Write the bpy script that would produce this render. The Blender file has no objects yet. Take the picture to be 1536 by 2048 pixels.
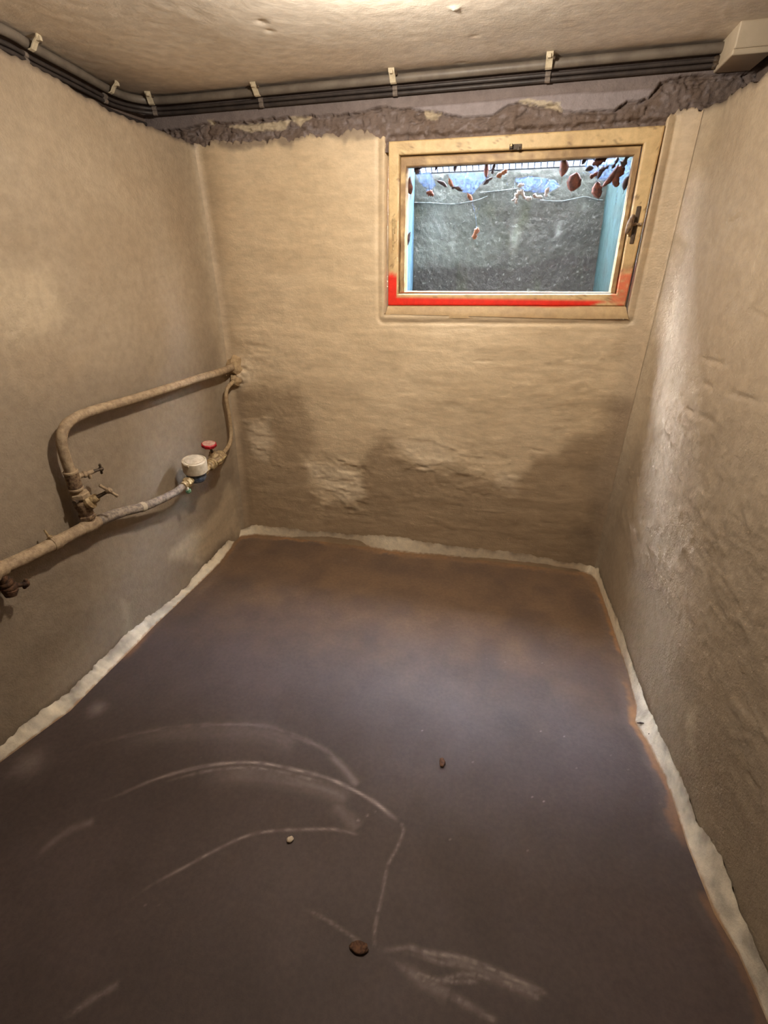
import bpy, bmesh, math, random
import numpy as np
from mathutils import Vector, Matrix
random.seed(7)
S = bpy.context.scene
COL = S.collection
PI = math.pi

# ------------------------------------------------------------------ camera
FPX, YAW, PITCH, ROLL, EYE = 982.617, -0.2810, -0.4997, -0.0106, 1.6
H = 2.1738                      # ceiling height
D = 2.385                       # distance of the back wall
fw = np.array([math.sin(YAW)*math.cos(PITCH), math.cos(YAW)*math.cos(PITCH), math.sin(PITCH)])
rt = np.array([math.cos(YAW), -math.sin(YAW), 0.0]); up = np.cross(rt, fw)
rt, up = rt*math.cos(ROLL)+up*math.sin(ROLL), up*math.cos(ROLL)-rt*math.sin(ROLL)
CAM = np.array([0, 0, EYE])
cd = bpy.data.cameras.new('camera'); cam = bpy.data.objects.new('camera', cd); COL.objects.link(cam)
cd.sensor_fit = 'HORIZONTAL'; cd.sensor_width = 36; cd.lens = 36*FPX/1536; cd.clip_start = 0.02
m = Matrix(((rt[0], up[0], -fw[0], 0), (rt[1], up[1], -fw[1], 0), (rt[2], up[2], -fw[2], EYE), (0, 0, 0, 1)))
cam.matrix_world = m
S.camera = cam

# ------------------------------------------------------------------ sky, lamp strength, exposure
SKY = (0.78, 0.85, 1.0); SKY_STRENGTH = 255.0
LAMP = (1.0, 0.91, 0.79); LAMP_RADIANCE = 1180
LAMP_AT = (-0.408, 1.405, 2.105)
w = bpy.data.worlds.new('sky'); S.world = w; w.use_nodes = True
w.node_tree.nodes['Background'].inputs[0].default_value = (*SKY, 1)
w.node_tree.nodes['Background'].inputs[1].default_value = SKY_STRENGTH
S.view_settings.view_transform = 'Standard'; S.view_settings.look = 'None'
S.view_settings.gamma = 1; S.view_settings.use_curve_mapping = False
S.view_settings.exposure = 0.0
S.cycles.max_bounces = 8; S.cycles.diffuse_bounces = 5

# ------------------------------------------------------------------ numeric helpers
def lin(r, g, b):
    f = lambda c: (c/255/12.92 if c/255 <= 0.04045 else ((c/255+0.055)/1.055)**2.4)
    return (f(r), f(g), f(b), 1)
def _hash(i, j, k, seed):
    n = (i*374761393 + j*668265263 + k*2147483647 + seed*1274126177) & 0xffffffff
    n = ((n ^ (n >> 13))*1274126177) & 0xffffffff
    n = ((n ^ (n >> 16))*2246822519) & 0xffffffff
    return ((n ^ (n >> 15)) & 0xffff)/65535.0
def vn(P, s, seed=0):
    """value noise, -1..1, P (n,3), s scale (scalar or 3 numbers) in metres"""
    Q = np.asarray(P, float)/np.asarray(s, float) + 1000.0
    I = np.floor(Q).astype(np.int64); F = Q-I; F = F*F*F*(F*(F*6-15)+10)
    i, j, k = I.T; a, b, c = F.T
    def h(x, y, z): return _hash(i+x, j+y, k+z, seed)
    x0 = h(0,0,0)*(1-a)+h(1,0,0)*a; x1 = h(0,1,0)*(1-a)+h(1,1,0)*a
    x2 = h(0,0,1)*(1-a)+h(1,0,1)*a; x3 = h(0,1,1)*(1-a)+h(1,1,1)*a
    return ((x0*(1-b)+x1*b)*(1-c)+(x2*(1-b)+x3*b)*c)*2-1
def fbm(P, s, o=4, seed=0, gain=0.5):
    s = np.asarray(s, float); r = 0; a = 1; t = 0
    for q in range(o):
        r = r+a*vn(P, s/(2.03**q), seed+q*17); t += a; a *= gain
    return r/t
def sstep(a, b, x):
    t = np.clip((x-a)/(b-a), 0, 1); return t*t*(3-2*t)
def seg_dist(Q, pts):
    """distance of points Q (n,2 or 3) to a polyline, and the fraction along it"""
    pts = np.asarray(pts, float); best = np.full(len(Q), 1e9); frac = np.zeros(len(Q))
    L = np.r_[0, np.cumsum(np.linalg.norm(np.diff(pts, axis=0), axis=1))]
    for q in range(len(pts)-1):
        a, b = pts[q], pts[q+1]; d = b-a; n = d@d+1e-12
        t = np.clip((Q-a)@d/n, 0, 1); e = np.linalg.norm(Q-a-t[:, None]*d, axis=1)
        k = e < best; best[k] = e[k]; frac[k] = ((L[q]+t*math.sqrt(n))/(L[-1]+1e-9))[k]
    return best, frac
def poly_sd(Q, poly):
    """signed distance to a polygon, negative inside"""
    poly = np.asarray(poly, float); d, _ = seg_dist(Q, np.vstack([poly, poly[:1]]))
    ins = np.zeros(len(Q), bool); x, y = Q.T
    for (x0, y0), (x1, y1) in zip(poly, np.roll(poly, -1, 0)):
        c = ((y0 > y) != (y1 > y)); xx = (x1-x0)*(y-y0)/((y1-y0) if y1 != y0 else 1e-9)+x0
        ins ^= c & (x < xx)
    return np.where(ins, -d, d)

# ------------------------------------------------------------------ the room's surfaces (metres)
def xl(y, z): return -1.555-0.040*np.maximum(0, 1-z/1.2)**1.3-0.03*(2.385-y)
def yb(x, z): return D+0.05*(x+0.55)*np.maximum(0, 1-z/1.3)
def xr(y, z): d = 2.385-y; return 0.505+0.085*d+0.035*d*d
def ray(q): return fw+(q[0]-768)/FPX*rt+(1024-q[1])/FPX*up
def _solve(q, g):
    r = ray(q); lo, hi = 0.3, 6.0; s = g(CAM+lo*r) > 0
    for _ in range(50):
        md = (lo+hi)/2
        if (g(CAM+md*r) > 0) == s: lo = md
        else: hi = md
    return CAM+lo*r
def atL(px, py, off=0.0): return _solve((px, py), lambda P: P[0]-xl(P[1], P[2])-off)
def atR(px, py, off=0.0): return _solve((px, py), lambda P: xr(P[1], P[2])-P[0]-off)
def atB(px, py, off=0.0): return _solve((px, py), lambda P: yb(P[0], P[2])-P[1]-off)
def atY(px, py, y): r = ray((px, py)); return CAM+(y-CAM[1])/r[1]*r
def atZ(px, py, z=0.0): r = ray((px, py)); return CAM+(z-CAM[2])/r[2]*r

# ------------------------------------------------------------------ object helpers
def mesh_obj(name, verts, faces, mat, parent=None, smooth=True):
    me = bpy.data.meshes.new(name)
    me.from_pydata([tuple(v) for v in verts], [], [tuple(f) for f in faces])
    me.update()
    if smooth: me.polygons.foreach_set('use_smooth', np.ones(len(me.polygons), bool))
    me.materials.append(mat)
    o = bpy.data.objects.new(name, me); COL.objects.link(o)
    if parent is not None:
        o.parent = parent; o.matrix_parent_inverse = Matrix.Translation(-Vector(parent.location))
    return o
def grid_obj(name, P, mat, hide=None, extrude=(), parent=None, mask=None):
    """P (nz, ns, 3) grid of points; hide (nz-1, ns-1) faces left out; extrude: [(index list, vector)]"""
    nz, ns, _ = P.shape
    V = P.reshape(-1, 3); idx = np.arange(nz*ns).reshape(nz, ns)
    q = np.stack([idx[:-1, :-1], idx[:-1, 1:], idx[1:, 1:], idx[1:, :-1]], -1)
    q = q.reshape(-1, 4) if hide is None else q[~hide]
    M = None if mask is None else mask.reshape(-1, 3)
    for il, vec in extrude:
        il = np.asarray(il); n0 = len(V)
        V = np.vstack([V, V[il]+np.asarray(vec)])
        if M is not None: M = np.vstack([M, M[il]])
        k = np.arange(len(il)-1)
        q = np.vstack([q, np.stack([il[k], il[k+1], n0+k+1, n0+k], -1)])
    me = bpy.data.meshes.new(name)
    me.vertices.add(len(V)); me.vertices.foreach_set('co', V.astype(np.float32).ravel())
    me.loops.add(q.size); me.loops.foreach_set('vertex_index', q.astype(np.int32).ravel())
    me.polygons.add(len(q))
    me.polygons.foreach_set('loop_start', np.arange(0, q.size, 4, dtype=np.int32))
    me.polygons.foreach_set('loop_total', np.full(len(q), 4, np.int32))
    me.update(calc_edges=True)
    me.polygons.foreach_set('use_smooth', np.ones(len(q), bool))
    if M is not None:
        a = me.color_attributes.new('mask', 'FLOAT_COLOR', 'POINT')
        a.data.foreach_set('color', np.c_[M, np.ones(len(M))].astype(np.float32).ravel())
    me.materials.append(mat)
    o = bpy.data.objects.new(name, me); COL.objects.link(o)
    if parent is not None:
        o.parent = parent; o.matrix_parent_inverse = Matrix.Translation(-Vector(parent.location))
    return o
def struct(o): o['kind'] = 'structure'; return o
def tag(o, label, cat, group=None):
    o['label'] = label; o['category'] = cat
    if group: o['group'] = group
    return o
def thing(name, loc, label, cat, group=None):
    o = bpy.data.objects.new(name, None); COL.objects.link(o); o.location = Vector(loc)
    o.empty_display_size = 0.05
    return tag(o, label, cat, group)

class MB:
    """collects simple solids into one mesh"""
    def __init__(s): s.v = []; s.f = []
    def add(s, v, f):
        n = len(s.v); s.v += [tuple(map(float, p)) for p in v]; s.f += [tuple(i+n for i in q) for q in f]; return s
    def tube(s, pts, r, n=12, wob=0.0, seed=0, caps=True):
        pts = [Vector(map(float, p)) for p in pts]; m_ = len(pts)
        rs = r if hasattr(r, '__len__') else [r]*m_
        T = [(pts[min(i+1, m_-1)]-pts[max(i-1, 0)]).normalized() for i in range(m_)]
        a = Vector((0, 0, 1)) if abs(T[0].z) < 0.9 else Vector((1, 0, 0))
        u = T[0].cross(a).normalized(); V = []; F = []
        rr = random.Random(seed)
        for i in range(m_):
            u = (u-T[i]*u.dot(T[i])).normalized(); v = T[i].cross(u)
            for k in range(n):
                t = 2*PI*k/n; q = rs[i]*(1+wob*(rr.random()-0.5)*2)
                V.append(pts[i]+(u*math.cos(t)+v*math.sin(t))*q)
        for i in range(m_-1):
            for k in range(n):
                F.append((i*n+k, i*n+(k+1) % n, (i+1)*n+(k+1) % n, (i+1)*n+k))
        if caps: F.append(tuple(range(n-1, -1, -1))); F.append(tuple((m_-1)*n+k for k in range(n)))
        return s.add(V, F)
    def lathe(s, base, axis, prof, n=20, squash=None):
        """prof: [(radius, height along axis)]"""
        ax = Vector(map(float, axis)).normalized(); b = Vector(map(float, base))
        a = Vector((0, 0, 1)) if abs(ax.z) < 0.9 else Vector((1, 0, 0))
        u = ax.cross(a).normalized(); v = ax.cross(u); V = []; F = []
        for r, h in prof:
            for k in range(n):
                t = 2*PI*k/n; q = r*(squash(t) if squash else 1)
                V.append(b+ax*h+(u*math.cos(t)+v*math.sin(t))*q)
        for i in range(len(prof)-1):
            for k in range(n):
                F.append((i*n+k, i*n+(k+1) % n, (i+1)*n+(k+1) % n, (i+1)*n+k))
        F.append(tuple(range(n-1, -1, -1))); F.append(tuple((len(prof)-1)*n+k for k in range(n)))
        return s.add(V, F)
    def hexa(s, P):
        """8 corners: 4 of the front face then 4 of the back face"""
        return s.add(P, [(0, 1, 2, 3), (7, 6, 5, 4), (0, 4, 5, 1), (1, 5, 6, 2), (2, 6, 7, 3), (3, 7, 4, 0)])
    def box(s, c, size, rot=None):
        c = Vector(map(float, c)); R = rot if rot is not None else Matrix.Identity(3); x, y, z = [q/2 for q in size]
        P = [c+R@Vector(p) for p in ((-x, -y, -z), (x, -y, -z), (x, -y, z), (-x, -y, z), (-x, y, -z), (x, y, -z), (x, y, z), (-x, y, z))]
        return s.hexa(P)
    def obj(s, name, mat, parent=None, smooth=False, bevel=0.0, kind=None):
        o = mesh_obj(name, s.v, s.f, mat, parent, smooth)
        if bevel:
            b = o.modifiers.new('b', 'BEVEL'); b.width = bevel; b.segments = 2; b.limit_method = 'ANGLE'; b.angle_limit = 0.6
        if smooth:
            e = o.modifiers.new('e', 'EDGE_SPLIT'); e.split_angle = 0.75
        if kind: o['kind'] = kind
        return o
def curve_pts(pts, step=0.012):
    """Catmull-Rom through the points, evenly stepped"""
    P = [np.asarray(p, float) for p in pts]; P = [2*P[0]-P[1]]+P+[2*P[-1]-P[-2]]; out = []
    for i in range(1, len(P)-2):
        n = max(2, int(np.linalg.norm(P[i+1]-P[i])/step))
        for k in range(n):
            t = k/n; a, b, c, d = P[i-1:i+3]
            out.append(0.5*((2*b)+(c-a)*t+(2*a-5*b+4*c-d)*t*t+(3*b-a-3*c+d)*t**3))
    out.append(P[-2]); return out

# ------------------------------------------------------------------ materials
def nodes(name):
    mt = bpy.data.materials.new(name); mt.use_nodes = True; nt = mt.node_tree
    return mt, nt, nt.nodes['Principled BSDF']
class NB:
    def __init__(s, nt): s.nt = nt; s.obj = nt.nodes.new('ShaderNodeTexCoord').outputs['Object']
    def link(s, a, b): s.nt.links.new(a, b)
    def noise(s, scale, detail=6, rough=0.55, stretch=None, dist=0.0):
        n = s.nt.nodes.new('ShaderNodeTexNoise'); n.inputs['Scale'].default_value = scale; n.inputs['Detail'].default_value = detail
        n.inputs['Roughness'].default_value = rough; n.inputs['Distortion'].default_value = dist
        src = s.obj
        if stretch:
            mp = s.nt.nodes.new('ShaderNodeMapping'); mp.inputs['Scale'].default_value = stretch; s.link(src, mp.inputs[0]); src = mp.outputs[0]
        s.link(src, n.inputs['Vector']); return n.outputs[0]
    def ramp(s, x, a, b):
        r = s.nt.nodes.new('ShaderNodeMapRange'); r.interpolation_type = 'SMOOTHSTEP'
        r.inputs[1].default_value = a; r.inputs[2].default_value = b; s.link(x, r.inputs[0]); return r.outputs[0]
    def math(s, op, a, b):
        n = s.nt.nodes.new('ShaderNodeMath'); n.operation = op
        for i, v in enumerate((a, b)):
            if isinstance(v, (int, float)): n.inputs[i].default_value = v
            else: s.link(v, n.inputs[i])
        return n.outputs[0]
    def mix(s, f, a, b):
        n = s.nt.nodes.new('ShaderNodeMix'); n.data_type = 'RGBA'
        for i, v in ((0, f), (6, a), (7, b)):
            if isinstance(v, (int, float)): n.inputs[i].default_value = v
            elif isinstance(v, tuple): n.inputs[i].default_value = v
            else: s.link(v, n.inputs[i])
        return n.outputs[2]
    def attr(s):
        a = s.nt.nodes.new('ShaderNodeAttribute'); a.attribute_name = 'mask'
        q = s.nt.nodes.new('ShaderNodeSeparateColor'); s.link(a.outputs['Color'], q.inputs[0]); return q.outputs
    def bump(s, bsdf, h, dist, strength=1.0):
        b = s.nt.nodes.new('ShaderNodeBump'); b.inputs['Distance'].default_value = dist; b.inputs['Strength'].default_value = strength
        s.link(h, b.inputs['Height']); s.link(b.outputs[0], bsdf.inputs['Normal'])
def masked(name, base, base2, c_r, c_g, c_b, rough=(0.5, 0.7), spec=0.4, mot=3.0, fine=120.0, bump=0.002, rough_r=None, stretch=None):
    """mottled base; mask R, G, B lay three further colours over it where the surface carries them"""
    mt, nt, bs = nodes(name); b = NB(nt); R, G, B = b.attr()[:3]
    n1 = b.noise(mot, 6, 0.6); n2 = b.noise(fine*0.25, 5, 0.65, stretch); n3 = b.noise(fine, 3, 0.6)
    col = b.mix(b.ramp(n1, 0.3, 0.7), base, base2)
    grain = b.ramp(n2, 0.25, 0.75)
    col = b.mix(R, col, c_r) if c_r else col
    col = b.mix(G, col, c_g) if c_g else col
    col = b.mix(B, col, c_b) if c_b else col
    k = b.math('ADD', b.math('MULTIPLY', grain, 0.22), 0.89)
    mul = nt.nodes.new('ShaderNodeVectorMath'); mul.operation = 'SCALE'; b.link(col, mul.inputs[0]); b.link(k, mul.inputs['Scale'])
    b.link(mul.outputs[0], bs.inputs['Base Color'])
    rr = b.math('ADD', b.math('MULTIPLY', n1, rough[1]-rough[0]), rough[0])
    if rough_r is not None:
        rr = b.math('ADD', b.math('MULTIPLY', R, rough_r), rr)
    b.link(rr, bs.inputs['Roughness'])
    bs.inputs['Specular IOR Level'].default_value = spec
    h = b.math('ADD', n2, b.math('MULTIPLY', n3, 0.45)); b.bump(bs, h, bump)
    return mt
def plain(name, c1, c2, rough=0.6, scale=40, bump=0.0006, metal=0.0, spec=0.4, contrast=(0.35, 0.65), stretch=None):
    mt, nt, bs = nodes(name); b = NB(nt); n = b.noise(scale, 6, 0.65, stretch)
    b.link(b.mix(b.ramp(n, *contrast), c1, c2), bs.inputs['Base Color'])
    bs.inputs['Roughness'].default_value = rough; bs.inputs['Metallic'].default_value = metal; bs.inputs['Specular IOR Level'].default_value = spec
    if bump: b.bump(bs, b.noise(scale*2.2, 4, 0.6), bump)
    return mt

M_PLASTER_DIMMED = masked('plaster_side_dimmed', lin(164, 147, 124), lin(153, 135, 112), lin(142, 127, 108), lin(196, 178, 150), lin(100, 88, 78), (0.48, 0.66), 0.35, 2.6, 130, 0.0030)  # same plaster, darkened on the side walls to stand in for lens falloff
M_PLASTER = masked('painted_plaster', lin(212, 190, 158), lin(202, 179, 146), lin(164, 142, 114), lin(226, 206, 176), lin(108, 95, 86), (0.40, 0.62), 0.45, 2.6, 130, 0.0028, stretch=(0.45, 1, 1.2))  # lighter copy for the back wall, its stronger lighting partly in the colour
M_CEILING = masked('ceiling_plaster', lin(240, 229, 214), lin(230, 217, 200), lin(150, 134, 118), lin(205, 185, 160), None, (0.5, 0.7), 0.35, 3.0, 90, 0.0010)
M_LINTEL = masked('lintel_concrete', lin(128, 116, 112), lin(118, 106, 102), lin(106, 90, 80), lin(146, 136, 136), lin(196, 180, 152), (0.75, 0.9), 0.25, 6.0, 140, 0.003)
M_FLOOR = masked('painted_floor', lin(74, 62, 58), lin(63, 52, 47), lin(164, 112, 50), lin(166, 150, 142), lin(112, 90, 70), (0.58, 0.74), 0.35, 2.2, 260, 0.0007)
M_LIME = masked('limewash', lin(240, 226, 198), lin(224, 212, 188), lin(150, 126, 98), lin(120, 116, 112), lin(150, 104, 56), (0.7, 0.9), 0.25, 7.0, 120, 0.002)
M_WELL = masked('well_concrete', lin(104, 104, 95), lin(84, 84, 76), lin(64, 57, 53), lin(160, 158, 148), lin(76, 78, 56), (0.8, 0.95), 0.2, 5.0, 130, 0.004)
M_WELLSIDE = masked('well_side_blue', lin(46, 70, 86), lin(44, 66, 66), lin(34, 52, 44), lin(64, 84, 98), lin(38, 46, 38), (0.6, 0.8), 0.3, 5.0, 110, 0.003)  # blue-grey tone of the left well side
M_WELLGREEN = masked('well_side_green', lin(34, 52, 50), lin(28, 44, 40), lin(20, 32, 28), lin(48, 66, 72), lin(30, 36, 28), (0.6, 0.8), 0.2, 5.0, 110, 0.003)  # darker green tone of the right well side
M_WOOD = masked('old_window_paint', lin(214, 186, 138), lin(200, 170, 122), lin(222, 44, 26), lin(150, 120, 84), lin(104, 78, 54), (0.4, 0.6), 0.45, 9.0, 160, 0.0012)
M_PIPE = plain('limescaled_pipe', lin(170, 148, 118), lin(136, 115, 91), 0.75, 45, 0.0022)
M_RUST = plain('corroded_brass', lin(142, 118, 90), lin(84, 62, 46), 0.65, 90, 0.0015)
M_LEADP = plain('grey_pipe', lin(160, 146, 128), lin(112, 100, 92), 0.7, 70, 0.0018)
M_THIN = plain('painted_thin_pipe', lin(182, 158, 122), lin(150, 126, 96), 0.6, 60, 0.001)
M_DARKIRON = plain('dark_iron', lin(88, 72, 56), lin(58, 46, 36), 0.6, 80, 0.001)
M_CAPW = plain('dusty_white_plastic', lin(204, 190, 164), lin(176, 160, 134), 0.65, 35, 0.0008)
M_METERB = plain('blue_enamel', lin(104, 112, 122), lin(52, 62, 80), 0.5, 70, 0.001)
M_BRASS = plain('dull_brass', lin(196, 172, 126), lin(150, 124, 84), 0.5, 60, 0.0008, 0.25)
M_REDW = plain('red_handwheel', lin(178, 24, 34), lin(150, 22, 30), 0.45, 40, 0.0004)
M_DUST = plain('wheel_dust', lin(186, 160, 136), lin(168, 110, 100), 0.85, 70, 0.0006)
M_GREEN = plain('green_cap', lin(52, 104, 72), lin(110, 140, 110), 0.5, 90, 0.0005)
M_COND = plain('grey_conduit', lin(120, 110, 98), lin(102, 92, 82), 0.5, 12, 0.0003)
M_CABLE = plain('dark_cable', lin(66, 58, 54), lin(50, 44, 42), 0.5, 20, 0.0002)
M_CLIP = plain('ivory_clip', lin(212, 198, 170), lin(188, 172, 144), 0.5, 50, 0.0004)
M_SADDLE = plain('grey_saddle', lin(128, 116, 106), lin(104, 94, 86), 0.45, 50, 0.0003)
M_BOX = plain('ivory_box', lin(196, 180, 156), lin(184, 168, 144), 0.5, 8, 0.0003)
M_LEAF = plain('dead_leaf', lin(108, 56, 34), lin(66, 34, 24), 0.7, 60, 0.001)
M_LEAF2 = plain('tan_dead_leaf', lin(150, 96, 62), lin(104, 62, 42), 0.7, 60, 0.001)
M_LEAFD = plain('dark_dead_leaf', lin(66, 44, 38), lin(42, 30, 28), 0.75, 60, 0.001)
M_FLAKE = plain('paint_flake', lin(190, 180, 172), lin(150, 128, 116), 0.7, 60, 0.0006)
M_GALV = plain('weathered_wire', lin(38, 40, 46), lin(28, 30, 36), 0.7, 80, 0.0004)
M_CLOD = plain('dry_clod', lin(104, 72, 50), lin(66, 46, 34), 0.9, 90, 0.002)
M_CRUMB = plain('pale_crumb', lin(200, 184, 160), lin(170, 152, 130), 0.9, 90, 0.001)
M_LIMESTREAK = plain('lime_seam', lin(136, 138, 132), lin(104, 108, 104), 0.9, 60, 0.001)
M_BRICK = plain('wall_outer_render', lin(150, 150, 146), lin(132, 132, 128), 0.9, 20, 0.002)
def mat_bulb():
    mt, nt, bs = nodes('lit_bulb'); bs.inputs['Emission Color'].default_value = (*LAMP, 1); bs.inputs['Emission Strength'].default_value = LAMP_RADIANCE
    return mt
def mat_glass():
    mt, nt, bs = nodes('window_glass'); nt.nodes.remove(bs); out = nt.nodes['Material Output']
    t = nt.nodes.new('ShaderNodeBsdfTransparent'); g = nt.nodes.new('ShaderNodeBsdfGlossy'); g.inputs['Roughness'].default_value = 0.03
    t.inputs[0].default_value = (0.95, 0.97, 0.98, 1)
    f = nt.nodes.new('ShaderNodeLayerWeight'); f.inputs[0].default_value = 0.5; mx = nt.nodes.new('ShaderNodeMixShader'); b = NB(nt)
    nt.links.new(b.math('ADD', b.math('MULTIPLY', b.math('POWER', f.outputs['Facing'], 5), 0.9), 0.025), mx.inputs[0]); nt.links.new(t.outputs[0], mx.inputs[1]); nt.links.new(g.outputs[0], mx.inputs[2])
    nt.links.new(mx.outputs[0], out.inputs[0]); return mt
def mat_web():
    mt, nt, bs = nodes('cobweb_silk'); nt.nodes.remove(bs); out = nt.nodes['Material Output']; b = NB(nt)
    t = nt.nodes.new('ShaderNodeBsdfTransparent'); d = nt.nodes.new('ShaderNodeBsdfDiffuse'); d.inputs[0].default_value = lin(104, 122, 152)
    tr = nt.nodes.new('ShaderNodeBsdfTranslucent'); tr.inputs[0].default_value = lin(94, 114, 148)
    a = nt.nodes.new('ShaderNodeMixShader'); a.inputs[0].default_value = 0.5; b.link(d.outputs[0], a.inputs[1]); b.link(tr.outputs[0], a.inputs[2])
    mx = nt.nodes.new('ShaderNodeMixShader'); b.link(b.math('MULTIPLY', b.ramp(b.noise(70, 6, 0.7), 0.2, 0.65), 0.85), mx.inputs[0])
    b.link(t.outputs[0], mx.inputs[1]); b.link(a.outputs[0], mx.inputs[2]); b.link(mx.outputs[0], out.inputs[0]); return mt
M_BULB, M_GLASS, M_WEB = mat_bulb(), mat_glass(), mat_web()

# ------------------------------------------------------------------ large structure: walls
def relief(P, ridge):
    """hand-trowelled plaster: metres of relief towards the room"""
    d = 0.011*fbm(P, 0.34, 2, 3)+0.0030*fbm(P, 0.10, 3, 11)+0.0007*vn(P, 0.021, 29)*(0.4+vn(P, 0.3, 31))
    d += ridge*(0.0034*fbm(P, (0.34, 0.34, 0.075), 3, 41)+0.0010*vn(P, (0.10, 0.10, 0.022), 53)*np.clip(0.5+vn(P, 0.25, 55), 0, 1))
    return d*(0.15+0.85*sstep(0.02, 0.20, P[:, 2]))
def carve(Q, cuts, d):
    for pts, width, depth in cuts:
        e, t = seg_dist(Q, pts); d = d-0.75*depth*np.exp(-(e*(1+0.5*vn(np.c_[Q, 0*e], 0.02, 99))/(0.75*width))**2)*np.clip(4*np.minimum(t, 1-t)+0.3, 0, 1)
    return d
def fillet(c, r): c = np.clip(c, 0, r); return r-np.sqrt(np.maximum(r*r-(r-c)**2, 0))
RL, RR0 = 0.045, 0.12
def RR(z): return 0.045+0.075*sstep(0.08, 0.55, np.asarray(z, float))
def masks(Q, damp_dark, pale, soot, seedP, amp=0.05):
    """polygons (with softness, strength) laid down with ragged edges"""
    n = fbm(seedP, 0.16, 4, 71)*amp+vn(seedP, 0.02, 77)*amp*0.12; out = np.zeros((len(Q), 3))
    for k, L in enumerate((damp_dark, pale, soot)):
        for poly, soft, st in L:
            v = st*(1-sstep(-soft, soft, poly_sd(Q, poly)+n)); out[:, k] = np.maximum(out[:, k], v)
    return out
pB = lambda L: [tuple(atB(*q)[[0, 2]]) for q in L]
pL = lambda L: [tuple(atL(*q)[[1, 2]]) for q in L]
pR = lambda L: [tuple(atR(*q)[[1, 2]]) for q in L]

# window outline on the wall, from the photograph, at the plane of the frame's face
FY = 2.394
HO = dict(TL=atY(769, 262, D), BL=atY(768, 633, D), BR=atY(1255, 634, D), TR=atY(1336, 240, D))
def hole_x(z, side):
    a, b = (HO['BL'], HO['TL']) if side < 0 else (HO['BR'], HO['TR'])
    t = np.clip((z-a[2])/(b[2]-a[2]), 0, 1.3); return a[0]+t*(b[0]-a[0])
HZ = (HO['BL'][2]+HO['BR'][2])/2

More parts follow.
